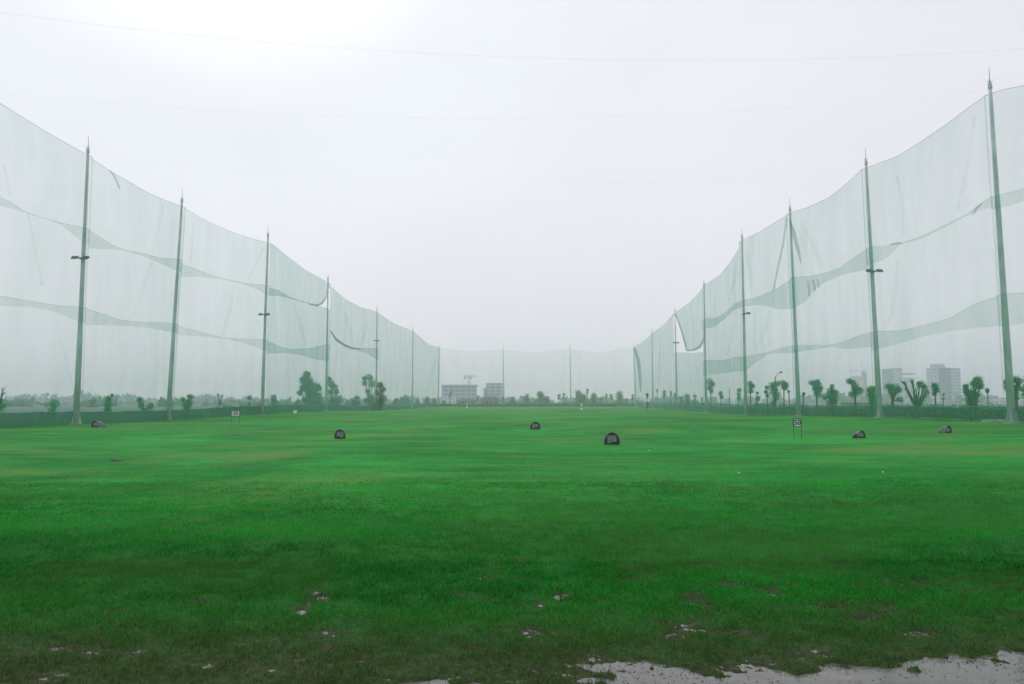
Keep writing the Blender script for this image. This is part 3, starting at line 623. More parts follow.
# ------------------------------------------------------------------ low green fences along the nets
def low_fence(keys, mat, h, lab, step=3.0, off=-.28):
    pts = []
    for a, b in zip(keys[:-1], keys[1:]):
        B_ = Bay(a, b); n = max(2, int(B_.L / step))
        for i in range(n):
            q = B_.A + (B_.B - B_.A) * i / n + B_.n * off; pts.append((q[0], q[1]))
    e = empty('low_fence', (pts[0][0], pts[0][1], g1(*pts[0])), lab, 'fence')
    V = []; Q = []
    fine = []
    for (x0, y0), (x1, y1) in zip(pts[:-1], pts[1:]):
        for k in range(6): fine.append((x0 + (x1 - x0) * k / 6, y0 + (y1 - y0) * k / 6, k))
    for i, (x, y, k) in enumerate(fine):
        g_ = g1(x, y); sag = .04 * math.sin(math.pi * k / 6) + random.uniform(0, .02); w = random.uniform(-.03, .03)
        V += [(x + w, y, g_ - .02), (x + w * .6, y + w, g_ + h * .5), (x, y, g_ + h - sag)]
    for i in range(len(fine) - 1): Q += [(i * 3, i * 3 + 3, i * 3 + 4, i * 3 + 1), (i * 3 + 1, i * 3 + 4, i * 3 + 5, i * 3 + 2)]
    m = MB(); m.add(V, Q); m.build('shade_cloth', mat, e, True)
    r = MB(); r.tube([V[i * 3 + 2] for i in range(len(fine))], .02, 4); r.build('top_rail', M_ROPE, e)
    near = sorted(pts, key=lambda p: p[1])[:95]
    for (x, y) in near:
        g_ = g1(x, y); p = MB(); p.tube([(x, y, g_ - .1), (x, y, g_ + h + .05)], .022, 6); p.build('post', M_ROPE, e)
low_fence(['M0', 'L0', 'L1', 'L2', 'L3', 'L4', 'L5', 'L6', 'L7'], M_CLOTH, 1.0, 'low dark green cloth fence along the foot of the left net')
low_fence(['L7', 'B1', 'B2', 'R8'], M_CLOTH, .9, 'low dark fence at the far end of the range', 5)
low_fence(['R0', 'R1', 'R2', 'R3', 'R4', 'R5', 'R6', 'R7', 'R8'], M_CLOTH_R, 1.02, 'low thin green cloth fence along the foot of the right net')

# ------------------------------------------------------------------ trees
def leaf_mat(name, c1, c2): return noise_mat(name, c1, c2, 2.5, .55, 3, trans=.3, spec=.25)
LEAF = [leaf_mat('leaves_deep', (.010, .25, .06), (.028, .38, .10)), leaf_mat('leaves_fresh', (.012, .34, .055), (.04, .50, .10)),
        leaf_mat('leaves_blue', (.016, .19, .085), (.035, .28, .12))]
NTREE = 'trees behind the range nets'
def tree(name, px, D, clumps, lab, lm=0, tw=.12, bare_=(), leaf=None, dens=1.0, cat='tree', group=NTREE, trunk_leaf=0, split=.55):
    k = D / F; bx = xat(px, D); gb = g1(bx, D)
    e = empty(name, (bx, D, gb), lab, cat, group)
    W = []
    for (cx, cy, r) in clumps:
        p = at(cx, cy, D); W.append((Vector((p[0], D + random.uniform(-.6, .6) * r * k, p[2])), r * k * 1.18))
    for (cx, cy) in bare_:
        p = at(cx, cy, D); W.append((Vector((p[0], D + random.uniform(-.3, .3), p[2])), 0))
    m = MB(); base = Vector((bx, D, gb - .15)); zs = [w[0].z for w in W]; zlow = min(zs); ztop = max(zs)
    fork = Vector((bx + random.uniform(-.05, .05), D, gb + (max(zlow, gb + .6) - gb) * split + .1))
    m.tube([base, base.lerp(fork, .5) + Vector((random.uniform(-.04, .04), 0, 0)), fork], [tw, tw * .85, tw * .75], 7)
    for (c, r) in W:
        tip = c + Vector((0, 0, r * .4)); mid = fork.lerp(tip, .5) + Vector((random.uniform(-.06, .06), random.uniform(-.06, .06), random.uniform(-.05, .1)))
        m.tube([fork, mid, tip], [tw * .5, tw * .36, tw * .12], 6)
        for q in range(3 if r else 2):
            a = random.uniform(0, 6.28); s = (r if r else .35)
            t2 = tip + Vector((math.cos(a) * s * .8, math.sin(a) * s * .5, random.uniform(-.1, .7) * s)); m.tube([mid.lerp(tip, .7), t2], [tw * .2, tw * .06], 4)
    m.build('trunk', M_BARK if not trunk_leaf else M_MOSSBARK, e, True)
    ls = leaf or max(.09, .9 * k)
    P_ = []; S_ = []
    for (c, r) in W:
        if r == 0: continue
        N = int(dens * 42 * (r / ls) ** 2) + 14
        d = RS.normal(size=(N, 3)); d /= np.linalg.norm(d, axis=1)[:, None]
        # broken outline: sub-clumps pushed in and out
        sub = RS.normal(size=(9, 3)); sub /= np.linalg.norm(sub, axis=1)[:, None]; kk = RS.uniform(.6, 1.3, 9)
        rad = kk[np.argmax(d @ sub.T, 1)] * np.where(RS.rand(N) < .2, RS.uniform(.9, 1.35, N), RS.uniform(.2, 1, N) ** .5)
        nn = N // 4; f2 = np.array(fork); t_ = RS.uniform(.35, 1, nn)[:, None]; P_.append(f2 * (1 - t_) + np.array(c) * t_ + RS.normal(size=(nn, 3)) * r * .45); S_.append(np.full(nn, ls * .8))
        P_.append(np.array(c) + d * (rad * r)[:, None] * np.array([1, 1, .95])); S_.append(np.full(N, ls) * RS.uniform(.55, 1.25, N))
    if trunk_leaf:
        N = int(trunk_leaf * 420); segs = [(base + Vector((0, 0, .15)), fork)] + [(fork, c) for c, r in W]
        for a, b in segs:
            t = RS.rand(N)[:, None]; q = np.array(a)[None] * (1 - t) + np.array(b)[None] * t + RS.normal(size=(N, 3)) * tw * 1.5
            P_.append(q); S_.append(np.full(N, ls * .75) * RS.uniform(.5, 1.2, N))
    if P_:
        Pp = np.vstack(P_); S = np.concatenate(S_); N = len(Pp); Pp[:, 2] = np.maximum(Pp[:, 2], gb + .05)
        a = RS.normal(size=(N, 3)); a /= np.linalg.norm(a, axis=1)[:, None]; b = RS.normal(size=(N, 3)); b -= (a * b).sum(1)[:, None] * a; b /= np.linalg.norm(b, axis=1)[:, None]
        a *= S[:, None] * .5; b *= S[:, None] * .32
        V = np.stack([Pp - a, Pp + b, Pp + a, Pp - b], 1).reshape(-1, 3)
        npmesh('crown', V, np.arange(4 * N), np.full(N, 4), LEAF[lm], e, world_loc(e))
    return e
def DL(px): return 714 * 37.2 / (512 - px)
def DR(px): return 714 * 33.2 / (px - 512)
# left row
tree('pollarded_tree', -2, DL(-2), [(-3, 408, 3.5), (3, 406, 2.5)], 'bare branched pollard cut by the left edge of the picture', 1, .13, [(5, 392), (1, 388), (-6, 389)], trunk_leaf=.4)
tree('pollarded_tree', 55, DL(55), [(54, 403.5, 3.6), (54, 409, 2.2), (52, 413, 3.0)], 'small pollard with one round leafy head and a bare twig', 1, .08, [(41, 402)])
tree('pollarded_tree', 108, DL(108), [(108, 399, 3.2), (107.5, 405, 3.2), (108.5, 411, 3.2), (112, 395, 1.5)], 'stubby leafy column tree right of the nearest left pole', 0, .13, trunk_leaf=.6)
tree('pollarded_tree', 146, DL(146), [(140, 400, 2.8), (142, 405, 2.8), (144, 411, 3.3), (150, 406, 3.0), (147, 413, 3.2)], 'leafy pollard forked into a tall left and short right lobe', 0, .13, trunk_leaf=.6)
tree('pollarded_tree', 187, DL(187), [(190, 397, 2.7), (188, 403, 3.0), (183, 399.5, 2.0), (187, 409, 3.0), (186, 415, 2.6)], 'leafy pollard with two raised stubs just right of the second pole', 0, .14, [(181, 397)], trunk_leaf=.6)
tree('pollarded_tree', 220, DL(220), [(218, 395, 1.0), (222, 396, 1.0)], 'thin nearly bare forked tree left of the first 50 sign', 2, .07, [(217, 393), (223, 394), (221, 400)])
tree('pollarded_tree', 250, DL(250), [(250, 398, 2.0), (249.5, 404, 1.6)], 'slim little tree right of the first 50 sign', 0, .07, [(254, 400)])
tree('pollarded_tree', 274, DL(274), [(274, 397, 2.2), (274, 401, 2.8), (274, 406, 2.2)], 'slender bushy tree right of the third left pole', 0, .09)
tree('small_tree', 297, DL(297), [(298, 401, 1.8), (297, 405, 2.6), (296, 410, 2.8)], 'small pointed bush beside the plain white sign', 0, .09)
tree('leafy_tree', 311, 135, [(307, 374.5, 3.2), (303, 379, 3.0), (308, 382, 4.8), (304, 388, 3.6), (312, 388, 5.2), (318, 388, 3.8), (311, 396, 5.6), (318, 398, 4.6), (300, 393, 2.4), (315, 405, 5.2), (305, 400, 2.2), (320, 406, 3.6)], 'tallest broad leafy tree just left of the fourth pole', 0, .22, dens=1.5)
tree('leafy_tree', 334, 142, [(329, 379, 2.6), (331, 384, 3.2), (335, 387, 3.0), (330, 392, 2.8), (337, 392, 2.8), (339, 399, 3.2), (331, 401, 2.6), (336, 404, 3.6)], 'tapering leafy tree just right of the fourth left pole', 0, .18, dens=1.0)
tree('small_tree', 355, 148, [(353, 401, 2.2), (357, 398, 2.2), (358, 403, 2.8), (354, 405, 2.4)], 'low bush between the two pairs of tall leafy trees', 2, .1)
tree('leafy_tree', 370, 150, [(365, 378.5, 2.6), (370, 378, 3.2), (364, 383, 2.2), (372, 384, 3.2), (368, 391, 1.8), (371, 398, 3.2), (366, 401, 3.2), (372, 404, 3.6)], 'open crowned leafy tree just left of the fifth pole', 0, .18, dens=.9)
tree('leafy_tree', 381, 153, [(380, 385, 3.4), (383, 389, 3.2), (379, 393, 3.6), (383, 398, 3.2), (380, 403, 4.2)], 'rounded leafy tree just right of the fifth left pole', 0, .18, dens=.75)
SM = [(396, 398, 2.2, 'low bush right of the rounded leafy tree'), (402, 397, 2.0, 'small tree leaning before the sixth left pole'), (407, 395, 2.2, 'small bushy tree touching the sixth left pole'), (418, 399, 1.6, 'short bush just right of the sixth left pole'),
      (427, 397, 1.8, 'small dark tree between the sixth pole and far corner'), (433, 399, 1.8, 'short bush just left of the far left corner pole')]
for i, (x, yt, r, lab) in enumerate(SM):
    tree('small_tree', x, 205 + i * 9, [(x + random.uniform(-1, 1), yt + r, r), (x + random.uniform(-1.5, 1.5), yt + 2.6 * r, r * 1.2), (x, 405.5, r * 1.3)], lab, random.choice((0, 2)), .12)
# far end row
FE = [(444, 400, 1.5, 'faint small tree right of the far left corner pole'), (450.5, 391.5, 1.5, 'slender dark tree standing before the hazy left building'), (478, 395, 1.5, 'thin tree between the two grey houses'), (503, 397, 1.5, 'small tree at the foot of the left end pole'),
      (513, 397, 2.6, 'low round bush right of the left end pole'), (527, 394, 2.1, 'narrow tree left of the widest far tree'), (540, 391, 3.0, 'widest pale far tree in the middle of the end net'), (547, 396, 2.6, 'low bushy tree right of the widest far tree'),
      (559, 394, 1.5, 'thin far tree left of the right end pole'), (564, 393, 1.3, 'slim far tree touching the right end pole on its left'), (578, 390, 2.6, 'bushy pale far tree right of the right end pole'), (583, 394, 2.6, 'low bushy tree behind the white target flag'),
      (587.5, 388.5, 1.4, 'thin far tree with a dark tuft at its top'), (594, 393, 2.4, 'leaning bushy far tree'), (601, 397, 1.6, 'short far tree left of a pair of tufted trees'), (606.5, 393.5, 1.2, 'left tree of a pair of thin tufted trees'), (611, 394, 1.5, 'right tree of a pair of thin tufted trees'),
      (620, 391, 2.6, 'darkest far tree with a drooping full head'), (626, 399, 1.4, 'short bush right of the darkest far tree'), (633, 394, 1.3, 'thin tree left of the far right corner pole')]
for i, (x, yt, r, lab) in enumerate(FE):
    D = 275 + (i * 37) % 40; slim = r < 1.7
    cl = [(x, yt + r, r)] + ([(x + random.uniform(-.8, .8), yt + 3.0 * r, r * .8)] if slim else [(x + random.uniform(-1.5, 1.5), yt + 2.2 * r, r * 1.25), (x + random.uniform(-1.5, 1.5), yt + 3.6 * r, r * 1.2)])
    if not slim or i % 2: cl.append((x, 405, 1.9))
    tree('far_tree', x, D, cl, lab, 0 if 'dark' in lab else 2, .16, dens=.7, group='trees beyond the end net')
# right side, far part
RF = [(647, 393, 1.3, 150, 'thin tree right of the gathered fold of net'), (657, 389, .8, 210, 'needle thin bare tree right of the second farthest right pole'), (664, 390, 1.6, 190, 'small tufted tree left of the third farthest right pole'), (671, 391, 1.2, 185, 'thin tufted tree touching the third farthest right pole'),
      (675, 393, 1.3, 180, 'thin tree hidden behind the third farthest right pole'), (681, 396, 1.6, 175, 'short dark tree right of the third farthest right pole'), (687.5, 394, 2.2, 160, 'round headed small tree below the triangular gap'), (695, 395, 1.4, 150, 'thin small tree right of the one below the gap'), (702, 397, 1.2, 140, 'tiny tree left of the plain right pole')]
for (x, yt, r, D, lab) in RF:
    tree('small_tree', x, D, [(x, yt + r, r), (x + random.uniform(-.8, .8), yt + 3 * r, r * .9), (x, 405, 1.7)], lab, 2, .09, dens=.8)
# right side, near part
tree('round_headed_tree', 711, DR(711), [(710, 382, 2.8), (713, 384, 2.2), (709.5, 388, 2.2), (711, 392, 1.5)], 'tall tree with a tufted head right of the plain right pole', 0, .10, [(716, 385)], split=.9)
tree('pollarded_tree', 721, DR(721), [(721, 393, 1.9), (721.5, 397, 1.9)], 'short leafy topped tree, first right of the tall tufted one', 0, .10, split=.8)
tree('pollarded_tree', 729.5, DR(729), [], 'thin bare tree without leaves beside short leafy ones', 2, .06, [(729, 388), (731, 389)], split=.9)
tree('pollarded_tree', 739, DR(739), [(739, 390, 1.9), (739, 394, 1.7), (739, 398, 1.6)], 'narrow leafy tree left of the single lamp pole', 0, .10)
tree('round_headed_tree', 751, DR(751), [(750, 383.5, 2.4), (752, 386, 2.8), (751, 391, 2.3)], 'oval headed tree right of the single lamp pole', 0, .10, split=.95)
tree('small_tree', 757, DR(757), [(757.5, 393, 1.3), (758, 398, 2.2), (757, 405, 2.4)], 'small pointed bush right of the oval headed tree', 0, .09)
tree('round_headed_tree', 767, DR(767), [(767, 387.5, 2.0), (766, 392, 2.0), (767.5, 396, 1.6)], 'narrow tree left of the biggest round crown by the street lamp', 0, .08, split=.9)
tree('round_headed_tree', 775, DR(775), [(773, 385, 2.7), (777, 384, 2.9), (774.5, 390, 4.2), (777, 396, 3.2), (774, 403, 2.5)], 'full crowned tree under the curved street lamp', 1, .12, split=.9)
tree('round_headed_tree', 784, DR(784), [(783, 383.5, 2.8), (786, 385, 2.8), (784, 388.5, 2.5)], 'round crown on a thin trunk right of the street lamp', 0, .09, split=1.0)
tree('small_tree', 789.5, DR(789), [(789, 391.5, .9)], 'thin stick tree left of the pole with gathered folds', 2, .05, split=1.)
tree('pollarded_tree', 803.5, DR(803), [(803.5, 394, 1.6)], 'small dark tuft tree right of the pole with gathered folds', 0, .10, split=1.)
tree('round_headed_tree', 817, DR(817), [(812, 383, 3.0), (817, 383, 3.4), (820, 388, 3.4), (815, 389, 3.0), (817, 394, 3.2)], 'broad lopsided crown on a thin trunk, between two right poles', 0, .11, split=1.)
tree('bushy_tree', 832, DR(832), [(832, 386.5, 2.0), (831, 391, 3.2), (835, 393, 3.0), (828, 396, 2.8), (834, 399, 4.2), (825, 398, 1.6), (834, 407, 4.4), (831, 411, 3.2)], 'conical bushy tree leafy down to the ground', 0, .14, dens=1.1)
tree('round_headed_tree', 855, DR(855), [(849, 381, 2.6), (853, 382, 2.6), (856, 387, 3.4), (859, 391, 3.4), (854, 394, 3.2), (850.5, 394, 1.6)], 'leaning irregular crown left of the hazy building site crane', 0, .11, split=1.)
tree('bushy_tree', 872, DR(872), [(870, 390, 3.2), (874, 389, 2.8), (872, 395, 4.0), (873, 402, 3.6), (873, 409, 3.4), (871, 413, 3.0)], 'fresh green column tree touching the second nearest right pole', 1, .16, dens=1.2, trunk_leaf=.5)
tree('round_headed_tree', 893, DR(893) + 3, [(888, 386.5, 2.9), (893, 387, 3.2), (897, 389.5, 3.0), (900, 390, 2.2), (891, 392, 2.6), (899, 400, 2.6)], 'two lobed crown in front of the left hazy tower', 0, .14, split=.9)
tree('pollarded_tree', 917, DR(917), [(921, 384, 3.4), (924, 387, 2.6), (926, 392, 2.4), (924, 396, 1.8), (912, 382, 1.3), (904.5, 383, 1.2), (915, 400, 2.6), (917, 406, 2.4)], 'spreading pollard with bare raised limbs on its left', 0, .17, [(903, 381), (905, 387), (911, 379), (914, 388)], trunk_leaf=.35, split=.55)
tree('round_headed_tree', 935, DR(935) + 4, [(935, 385.5, 3.0), (935.5, 390, 3.0), (934.5, 394, 1.8)], 'small oval crown left of the wide hazy tower', 0, .07, split=1.)
tree('small_tree', 943.5, DR(943) + 2, [(944, 394, 1.0), (943, 399, .9)], 'spindly sapling in front of the wide hazy tower', 0, .04, split=.9)
tree('bushy_tree', 972, DR(972), [(978, 381, 4.0), (974, 384, 3.4), (981, 386, 2.8), (966, 387, 2.8), (965, 391, 2.4), (971, 393, 4.0), (977, 395, 2.8), (971, 401, 4.2), (973, 408, 4.2), (972, 414, 3.8)], 'thick two headed bushy tree left of the nearest right pole', 0, .20, dens=1.15, trunk_leaf=.6)
tree('round_headed_tree', 1016, DR(1016) + 1, [(1006, 383, 3.2), (1008, 388, 3.0), (1013, 380, 3.8), (1018, 381, 3.4), (1018, 387, 3.4), (1015, 391, 3.0), (1017, 398, 2.2)], 'wide crown behind the nearest right pole', 0, .16, split=.9)
tree('round_headed_tree', 1026, DR(1026), [(1025, 390, 4.0), (1027, 396, 3.2), (1028, 384, 3.0)], 'dark crown cut by the right edge of the picture', 0, .14)

# ------------------------------------------------------------------ hedges and ground cover outside the nets
def hedge(name, pts, h, w, lab, lm=0, cat='hedge', n_per=220, ls=.12, kind=None):
    e = empty(name, (pts[0][0], pts[0][1], g1(*pts[0])), lab, cat) if not kind else None
    P_ = []; core = MB()
    for (x0, y0), (x1, y1) in zip(pts[:-1], pts[1:]):
        L = math.hypot(x1 - x0, y1 - y0); N = int(L * n_per * h)
        t = RS.rand(N); hh = h * (.75 + .5 * fbm(t * L * .35 + x0, t * 0, 3, 71)); a = RS.uniform(0, math.pi, N); r = RS.uniform(.6, 1, N) ** .5
        x = x0 + (x1 - x0) * t + np.cos(a) * w * r * .5 * abs(y1 - y0) / L; y = y0 + (y1 - y0) * t + np.cos(a) * w * r * .5 * abs(x1 - x0) / L
        P_.append(np.column_stack([x, y, gz(x, y) + np.sin(a) * hh * r * RS.uniform(.5, 1, N)]))
        core.box(((x0 + x1) / 2, (y0 + y1) / 2, g1((x0 + x1) / 2, (y0 + y1) / 2) + h * .3), (L, w * .55, h * .6), math.atan2(y1 - y0, x1 - x0))
    P_ = np.vstack(P_); N = len(P_); a = RS.normal(size=(N, 3)) * ls * .4; b = RS.normal(size=(N, 3)) * ls * .3
    V = np.stack([P_ - a, P_ + b, P_ + a, P_ - b], 1).reshape(-1, 3)
    if kind:
        n0 = len(V); cv = np.array(core.v); V = np.vstack([V, cv]); Fc = np.concatenate([np.arange(4 * N), np.array(core.f).ravel() + n0])
        o = npmesh(name, V, Fc, np.full(N + len(core.f), 4), LEAF[lm]); tag(o, lab, cat, kind=kind); return
    core.build('stems', M_MOSSBARK, e); npmesh('foliage', V, np.arange(4 * N), np.full(N, 4), LEAF[lm], e, world_loc(e))
hedge('hedge', [(36, 44), (35.5, 56), (35, 68), (34.5, 82)], 1.3, 1.4, 'clipped dark hedge behind the low fence on the near right', 0)
hedge('hedge', [(34.5, 84), (35, 100), (38, 130), (44, 175), (49, 250)], 1.5, 1.6, 'long hedge behind the right net running to the far corner', 0, n_per=90, ls=.22)
hedge('hedge', [(-31, 270), (0, 272), (46, 268)], 1.3, 2.0, 'dark hedge along the far end of the range', 0, n_per=60, ls=.35)
hedge('hedge', [(-40, 96), (-37, 130), (-33, 180), (-30, 262)], 1.2, 1.5, 'long hedge behind the left net running to the far corner', 0, n_per=80, ls=.22)
def undergrowth():
    P_ = []
    for i in range(300):
        pass
    m = MB()
    # loose shrubs in the far row between the trees, drawn as one mass
    xs = []
    for i in range(150):
        D = random.uniform(262, 330); px = random.uniform(505, 700); xs.append((xat(px, D), D, random.uniform(.8, 2.6)))
    for i in range(60):
        D = random.uniform(230, 300); px = random.uniform(385, 505); xs.append((xat(px, D), D, random.uniform(.6, 1.6)))
    for (x, y, r) in xs:
        N = 60; d = RS.normal(size=(N, 3)); d /= np.linalg.norm(d, axis=1)[:, None]
        P_.append(np.array([x, y, 0]) + np.abs(d * [1, 1, 1]) * [1, 1, 1] * r * RS.uniform(.4, 1, (N, 1)) * np.sign(d * [1, 1, 0] + [0, 0, 1]))
    Pp = np.vstack(P_); N = len(Pp); a = RS.normal(size=(N, 3)) * .2; b = RS.normal(size=(N, 3)) * .16
    V = np.stack([Pp - a, Pp + b, Pp + a, Pp - b], 1).reshape(-1, 3)
    o = npmesh('far_undergrowth', V, np.arange(4 * N), np.full(N, 4), LEAF[2]); tag(o, 'tangled low shrubs between the trees beyond the end net', 'shrubs', kind='stuff')
undergrowth()
def treeline():
    P_ = []
    for i in range(460):
        D = random.uniform(560, 900); px = random.uniform(-260, 1300); r = random.uniform(2.5, 6) * (1.0 if px < 250 or px > 800 else .7)
        N = 45; d = RS.normal(size=(N, 3)); d /= np.linalg.norm(d, axis=1)[:, None]
        P_.append(np.array([xat(px, D), D, r * .75]) + d * r * RS.uniform(.5, 1, (N, 1)) * [1.5, 1, 1])
    for i in range(170):
        D = random.uniform(230, 520); px = random.uniform(-200, 480)
        x = xat(px, D)
        if x > -60 - D * .02: continue
        r = random.uniform(.6, 1.5); N = 16; d = RS.normal(size=(N, 3)); d /= np.linalg.norm(d, axis=1)[:, None]
        P_.append(np.array([x, D, r * .5]) + d * r * RS.uniform(.3, 1, (N, 1)) * [1.8, 1, .7])
    Pp = np.vstack(P_); N = len(Pp); a = RS.normal(size=(N, 3)) * 1.2; b = RS.normal(size=(N, 3)) * 1.0
    V = np.stack([Pp - a, Pp + b, Pp + a, Pp - b], 1).reshape(-1, 3)
    o = npmesh('distant_wood', V, np.arange(4 * N), np.full(N, 4), LEAF[2]); tag(o, 'far off wood fading into the mist along the horizon', 'wood', kind='stuff')
treeline()

# ------------------------------------------------------------------ buildings
def facade_mat(name, wall, glass, sx, sz, mort=.25):
    m, n, l, p = new_mat(name)
    tc_ = n.new('ShaderNodeNewGeometry'); sp = n.new('ShaderNodeSeparateXYZ'); l.new(tc_.outputs['Position'], sp.inputs[0])
    ad = n.new('ShaderNodeMath'); ad.operation = 'ADD'; l.new(sp.outputs[0], ad.inputs[0]); l.new(sp.outputs[1], ad.inputs[1])
    cb = n.new('ShaderNodeCombineXYZ'); l.new(ad.outputs[0], cb.inputs[0]); l.new(sp.outputs[2], cb.inputs[1])
    b = n.new('ShaderNodeTexBrick'); b.offset = 0; b.inputs['Scale'].default_value = 1; b.inputs['Brick Width'].default_value = sx; b.inputs['Row Height'].default_value = sz
    b.inputs['Mortar Size'].default_value = mort; b.inputs['Color1'].default_value = (*glass, 1); b.inputs['Color2'].default_value = (*[c * .6 for c in glass], 1); b.inputs['Mortar'].default_value = (*wall, 1)
    l.new(cb.outputs[0], b.inputs['Vector']); l.new(b.outputs['Color'], p.inputs['Base Color']); p.inputs['Roughness'].default_value = .6
    return m
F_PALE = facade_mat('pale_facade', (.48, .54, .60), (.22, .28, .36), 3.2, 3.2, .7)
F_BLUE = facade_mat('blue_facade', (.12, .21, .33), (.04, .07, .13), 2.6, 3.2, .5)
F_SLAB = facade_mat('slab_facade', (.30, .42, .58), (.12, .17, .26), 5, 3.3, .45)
M_ROOF = noise_mat('dark_roof', (.05, .055, .06), (.09, .095, .10), 2, .8)
M_PLAST = noise_mat('weathered_plaster', (.28, .30, .30), (.42, .44, .43), 1.2, .85)
M_WIN = noise_mat('dark_window', (.02, .025, .03), (.04, .05, .06), 2, .2, spec=.5)
def bbox(e, name, x0, x1, ytop, D, dep, mat, zb=0, dy=0):
    X0, X1 = xat(x0, D), xat(x1, D); zt = zat(ytop, D); m = MB(); m.box(((X0 + X1) / 2, D + dy + dep / 2, (zt + zb) / 2), (X1 - X0, dep, zt - zb)); return m.build(name, mat, e)
def tower(D, x0, x1, lab, parts, name='tower_block'):
    e = empty(name, (xat((x0 + x1) / 2, D), D, 0), lab, 'building')
    for (nm, a, b, yt, dep, mt, dy) in parts: bbox(e, nm, a, b, yt, D, dep * .45, mt, 0, dy * .4)
    return e
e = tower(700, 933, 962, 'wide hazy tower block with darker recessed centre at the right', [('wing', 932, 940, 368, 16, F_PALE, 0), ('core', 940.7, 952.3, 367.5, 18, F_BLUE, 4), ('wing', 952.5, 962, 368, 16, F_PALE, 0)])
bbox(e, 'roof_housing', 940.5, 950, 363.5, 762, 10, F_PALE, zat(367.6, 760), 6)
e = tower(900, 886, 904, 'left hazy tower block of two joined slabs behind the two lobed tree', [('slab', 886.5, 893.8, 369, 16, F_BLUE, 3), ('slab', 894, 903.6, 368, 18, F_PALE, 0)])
e = tower(980, 904.5, 917, 'unfinished pale block right of the left hazy tower', [('wall', 905, 915, 378, 16, F_PALE, 0)], 'unfinished_block')
bbox(e, 'roof_slab', 903.5, 917, 373, 981, 18, M_CONC, zat(374.5, 981), 0)
e = tower(950, 852, 868, 'unfinished hazy block beside the construction crane', [('wall', 854, 865, 376, 14, F_PALE, 0), ('stair_core', 865.5, 868, 372, 14, F_BLUE, 2)], 'unfinished_block')
e = tower(620, 441, 477, 'broad hazy building at the left end of the far net', [('wall', 441.5, 476, 386, 26, F_SLAB, 0), ('wing', 442, 456, 397, 10, F_PALE, -12)], 'hazy_building')
bbox(e, 'roof_slab', 440.8, 476.8, 384.6, 618, 29, M_CONC, zat(386, 620) + .02, 0)
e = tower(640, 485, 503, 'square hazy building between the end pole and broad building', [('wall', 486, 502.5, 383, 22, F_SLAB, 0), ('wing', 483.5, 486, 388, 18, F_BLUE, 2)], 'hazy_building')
e = tower(560, 990, 1008, 'long low hazy building behind the nearest right pole', [('wall', 985, 1024, 399, 18, F_PALE, 0)], 'long_building')
e = tower(620, 30, 60, 'low hazy farm building near the left edge', [('wall', 14, 30, 402, 14, M_PLAST, 0)], 'hazy_shed')
e = tower(560, 158, 178, 'low flat hazy shed behind the second left pole', [('wall', 158, 178, 403.5, 12, F_BLUE, 0)], 'hazy_shed')
bbox(e, 'roof_slab', 156.5, 179.5, 402.3, 559, 14, M_ROOF, zat(403.5, 560) + .02, 0)
e = tower(600, 126, 136, 'tiny hazy block left of the second left pole', [('wall', 126, 135, 402.5, 10, F_BLUE, 0)], 'hazy_shed')

def house(x0, x1, yeave, yridge, D, lab):
    X0, X1 = xat(x0, D), xat(x1, D); w = X1 - X0; ze, zr = zat(yeave, D), zat(yridge, D); cx = (X0 + X1) / 2; dep = 6
    e = empty('house', (cx, D, 0), lab, 'house', 'grey houses beyond the end net')
    m = MB(); m.box((cx, D + dep / 2, ze / 2), (w, dep, ze)); m.build('wall', M_PLAST, e)
    o = .5; r = MB(); k = w * .18
    r.add([(X0 - o, D - o, ze), (X1 + o, D - o, ze), (X1 + o, D + dep + o, ze), (X0 - o, D + dep + o, ze), (X0 + k, D + dep / 2, zr), (X1 - k, D + dep / 2, zr)], [(0, 3, 2, 1), (0, 1, 5, 4), (1, 2, 5), (2, 3, 4, 5), (3, 0, 4)])
    r.v = [(a, b, c + .01) for a, b, c in r.v]; r.build('roof', M_ROOF, e)
    n = 3
    for i in range(n):
        wx = X0 + w * (i + .5) / n
        q = MB(); q.box((wx, D - .02, ze * .55), (w * .16, .08, ze * .38)); wo = q.build('window', M_WIN, e)
        f_ = MB(); f_.box((wx, D - .05, ze * .55 - ze * .22), (w * .2, .14, .1)); f_.build('sill', M_CONC, wo)
    d = MB(); d.box((X0 + w / 3, D - .02, 1.0), (.9, .08, 2.0)); d.build('door', M_ROOF, e)
house(457, 475.5, 401, 398.6, 292, 'grey walled house with a flat dark roof, left of the two')
house(481, 499.5, 401, 396.5, 288, 'darker house with a hipped roof just left of the end pole')

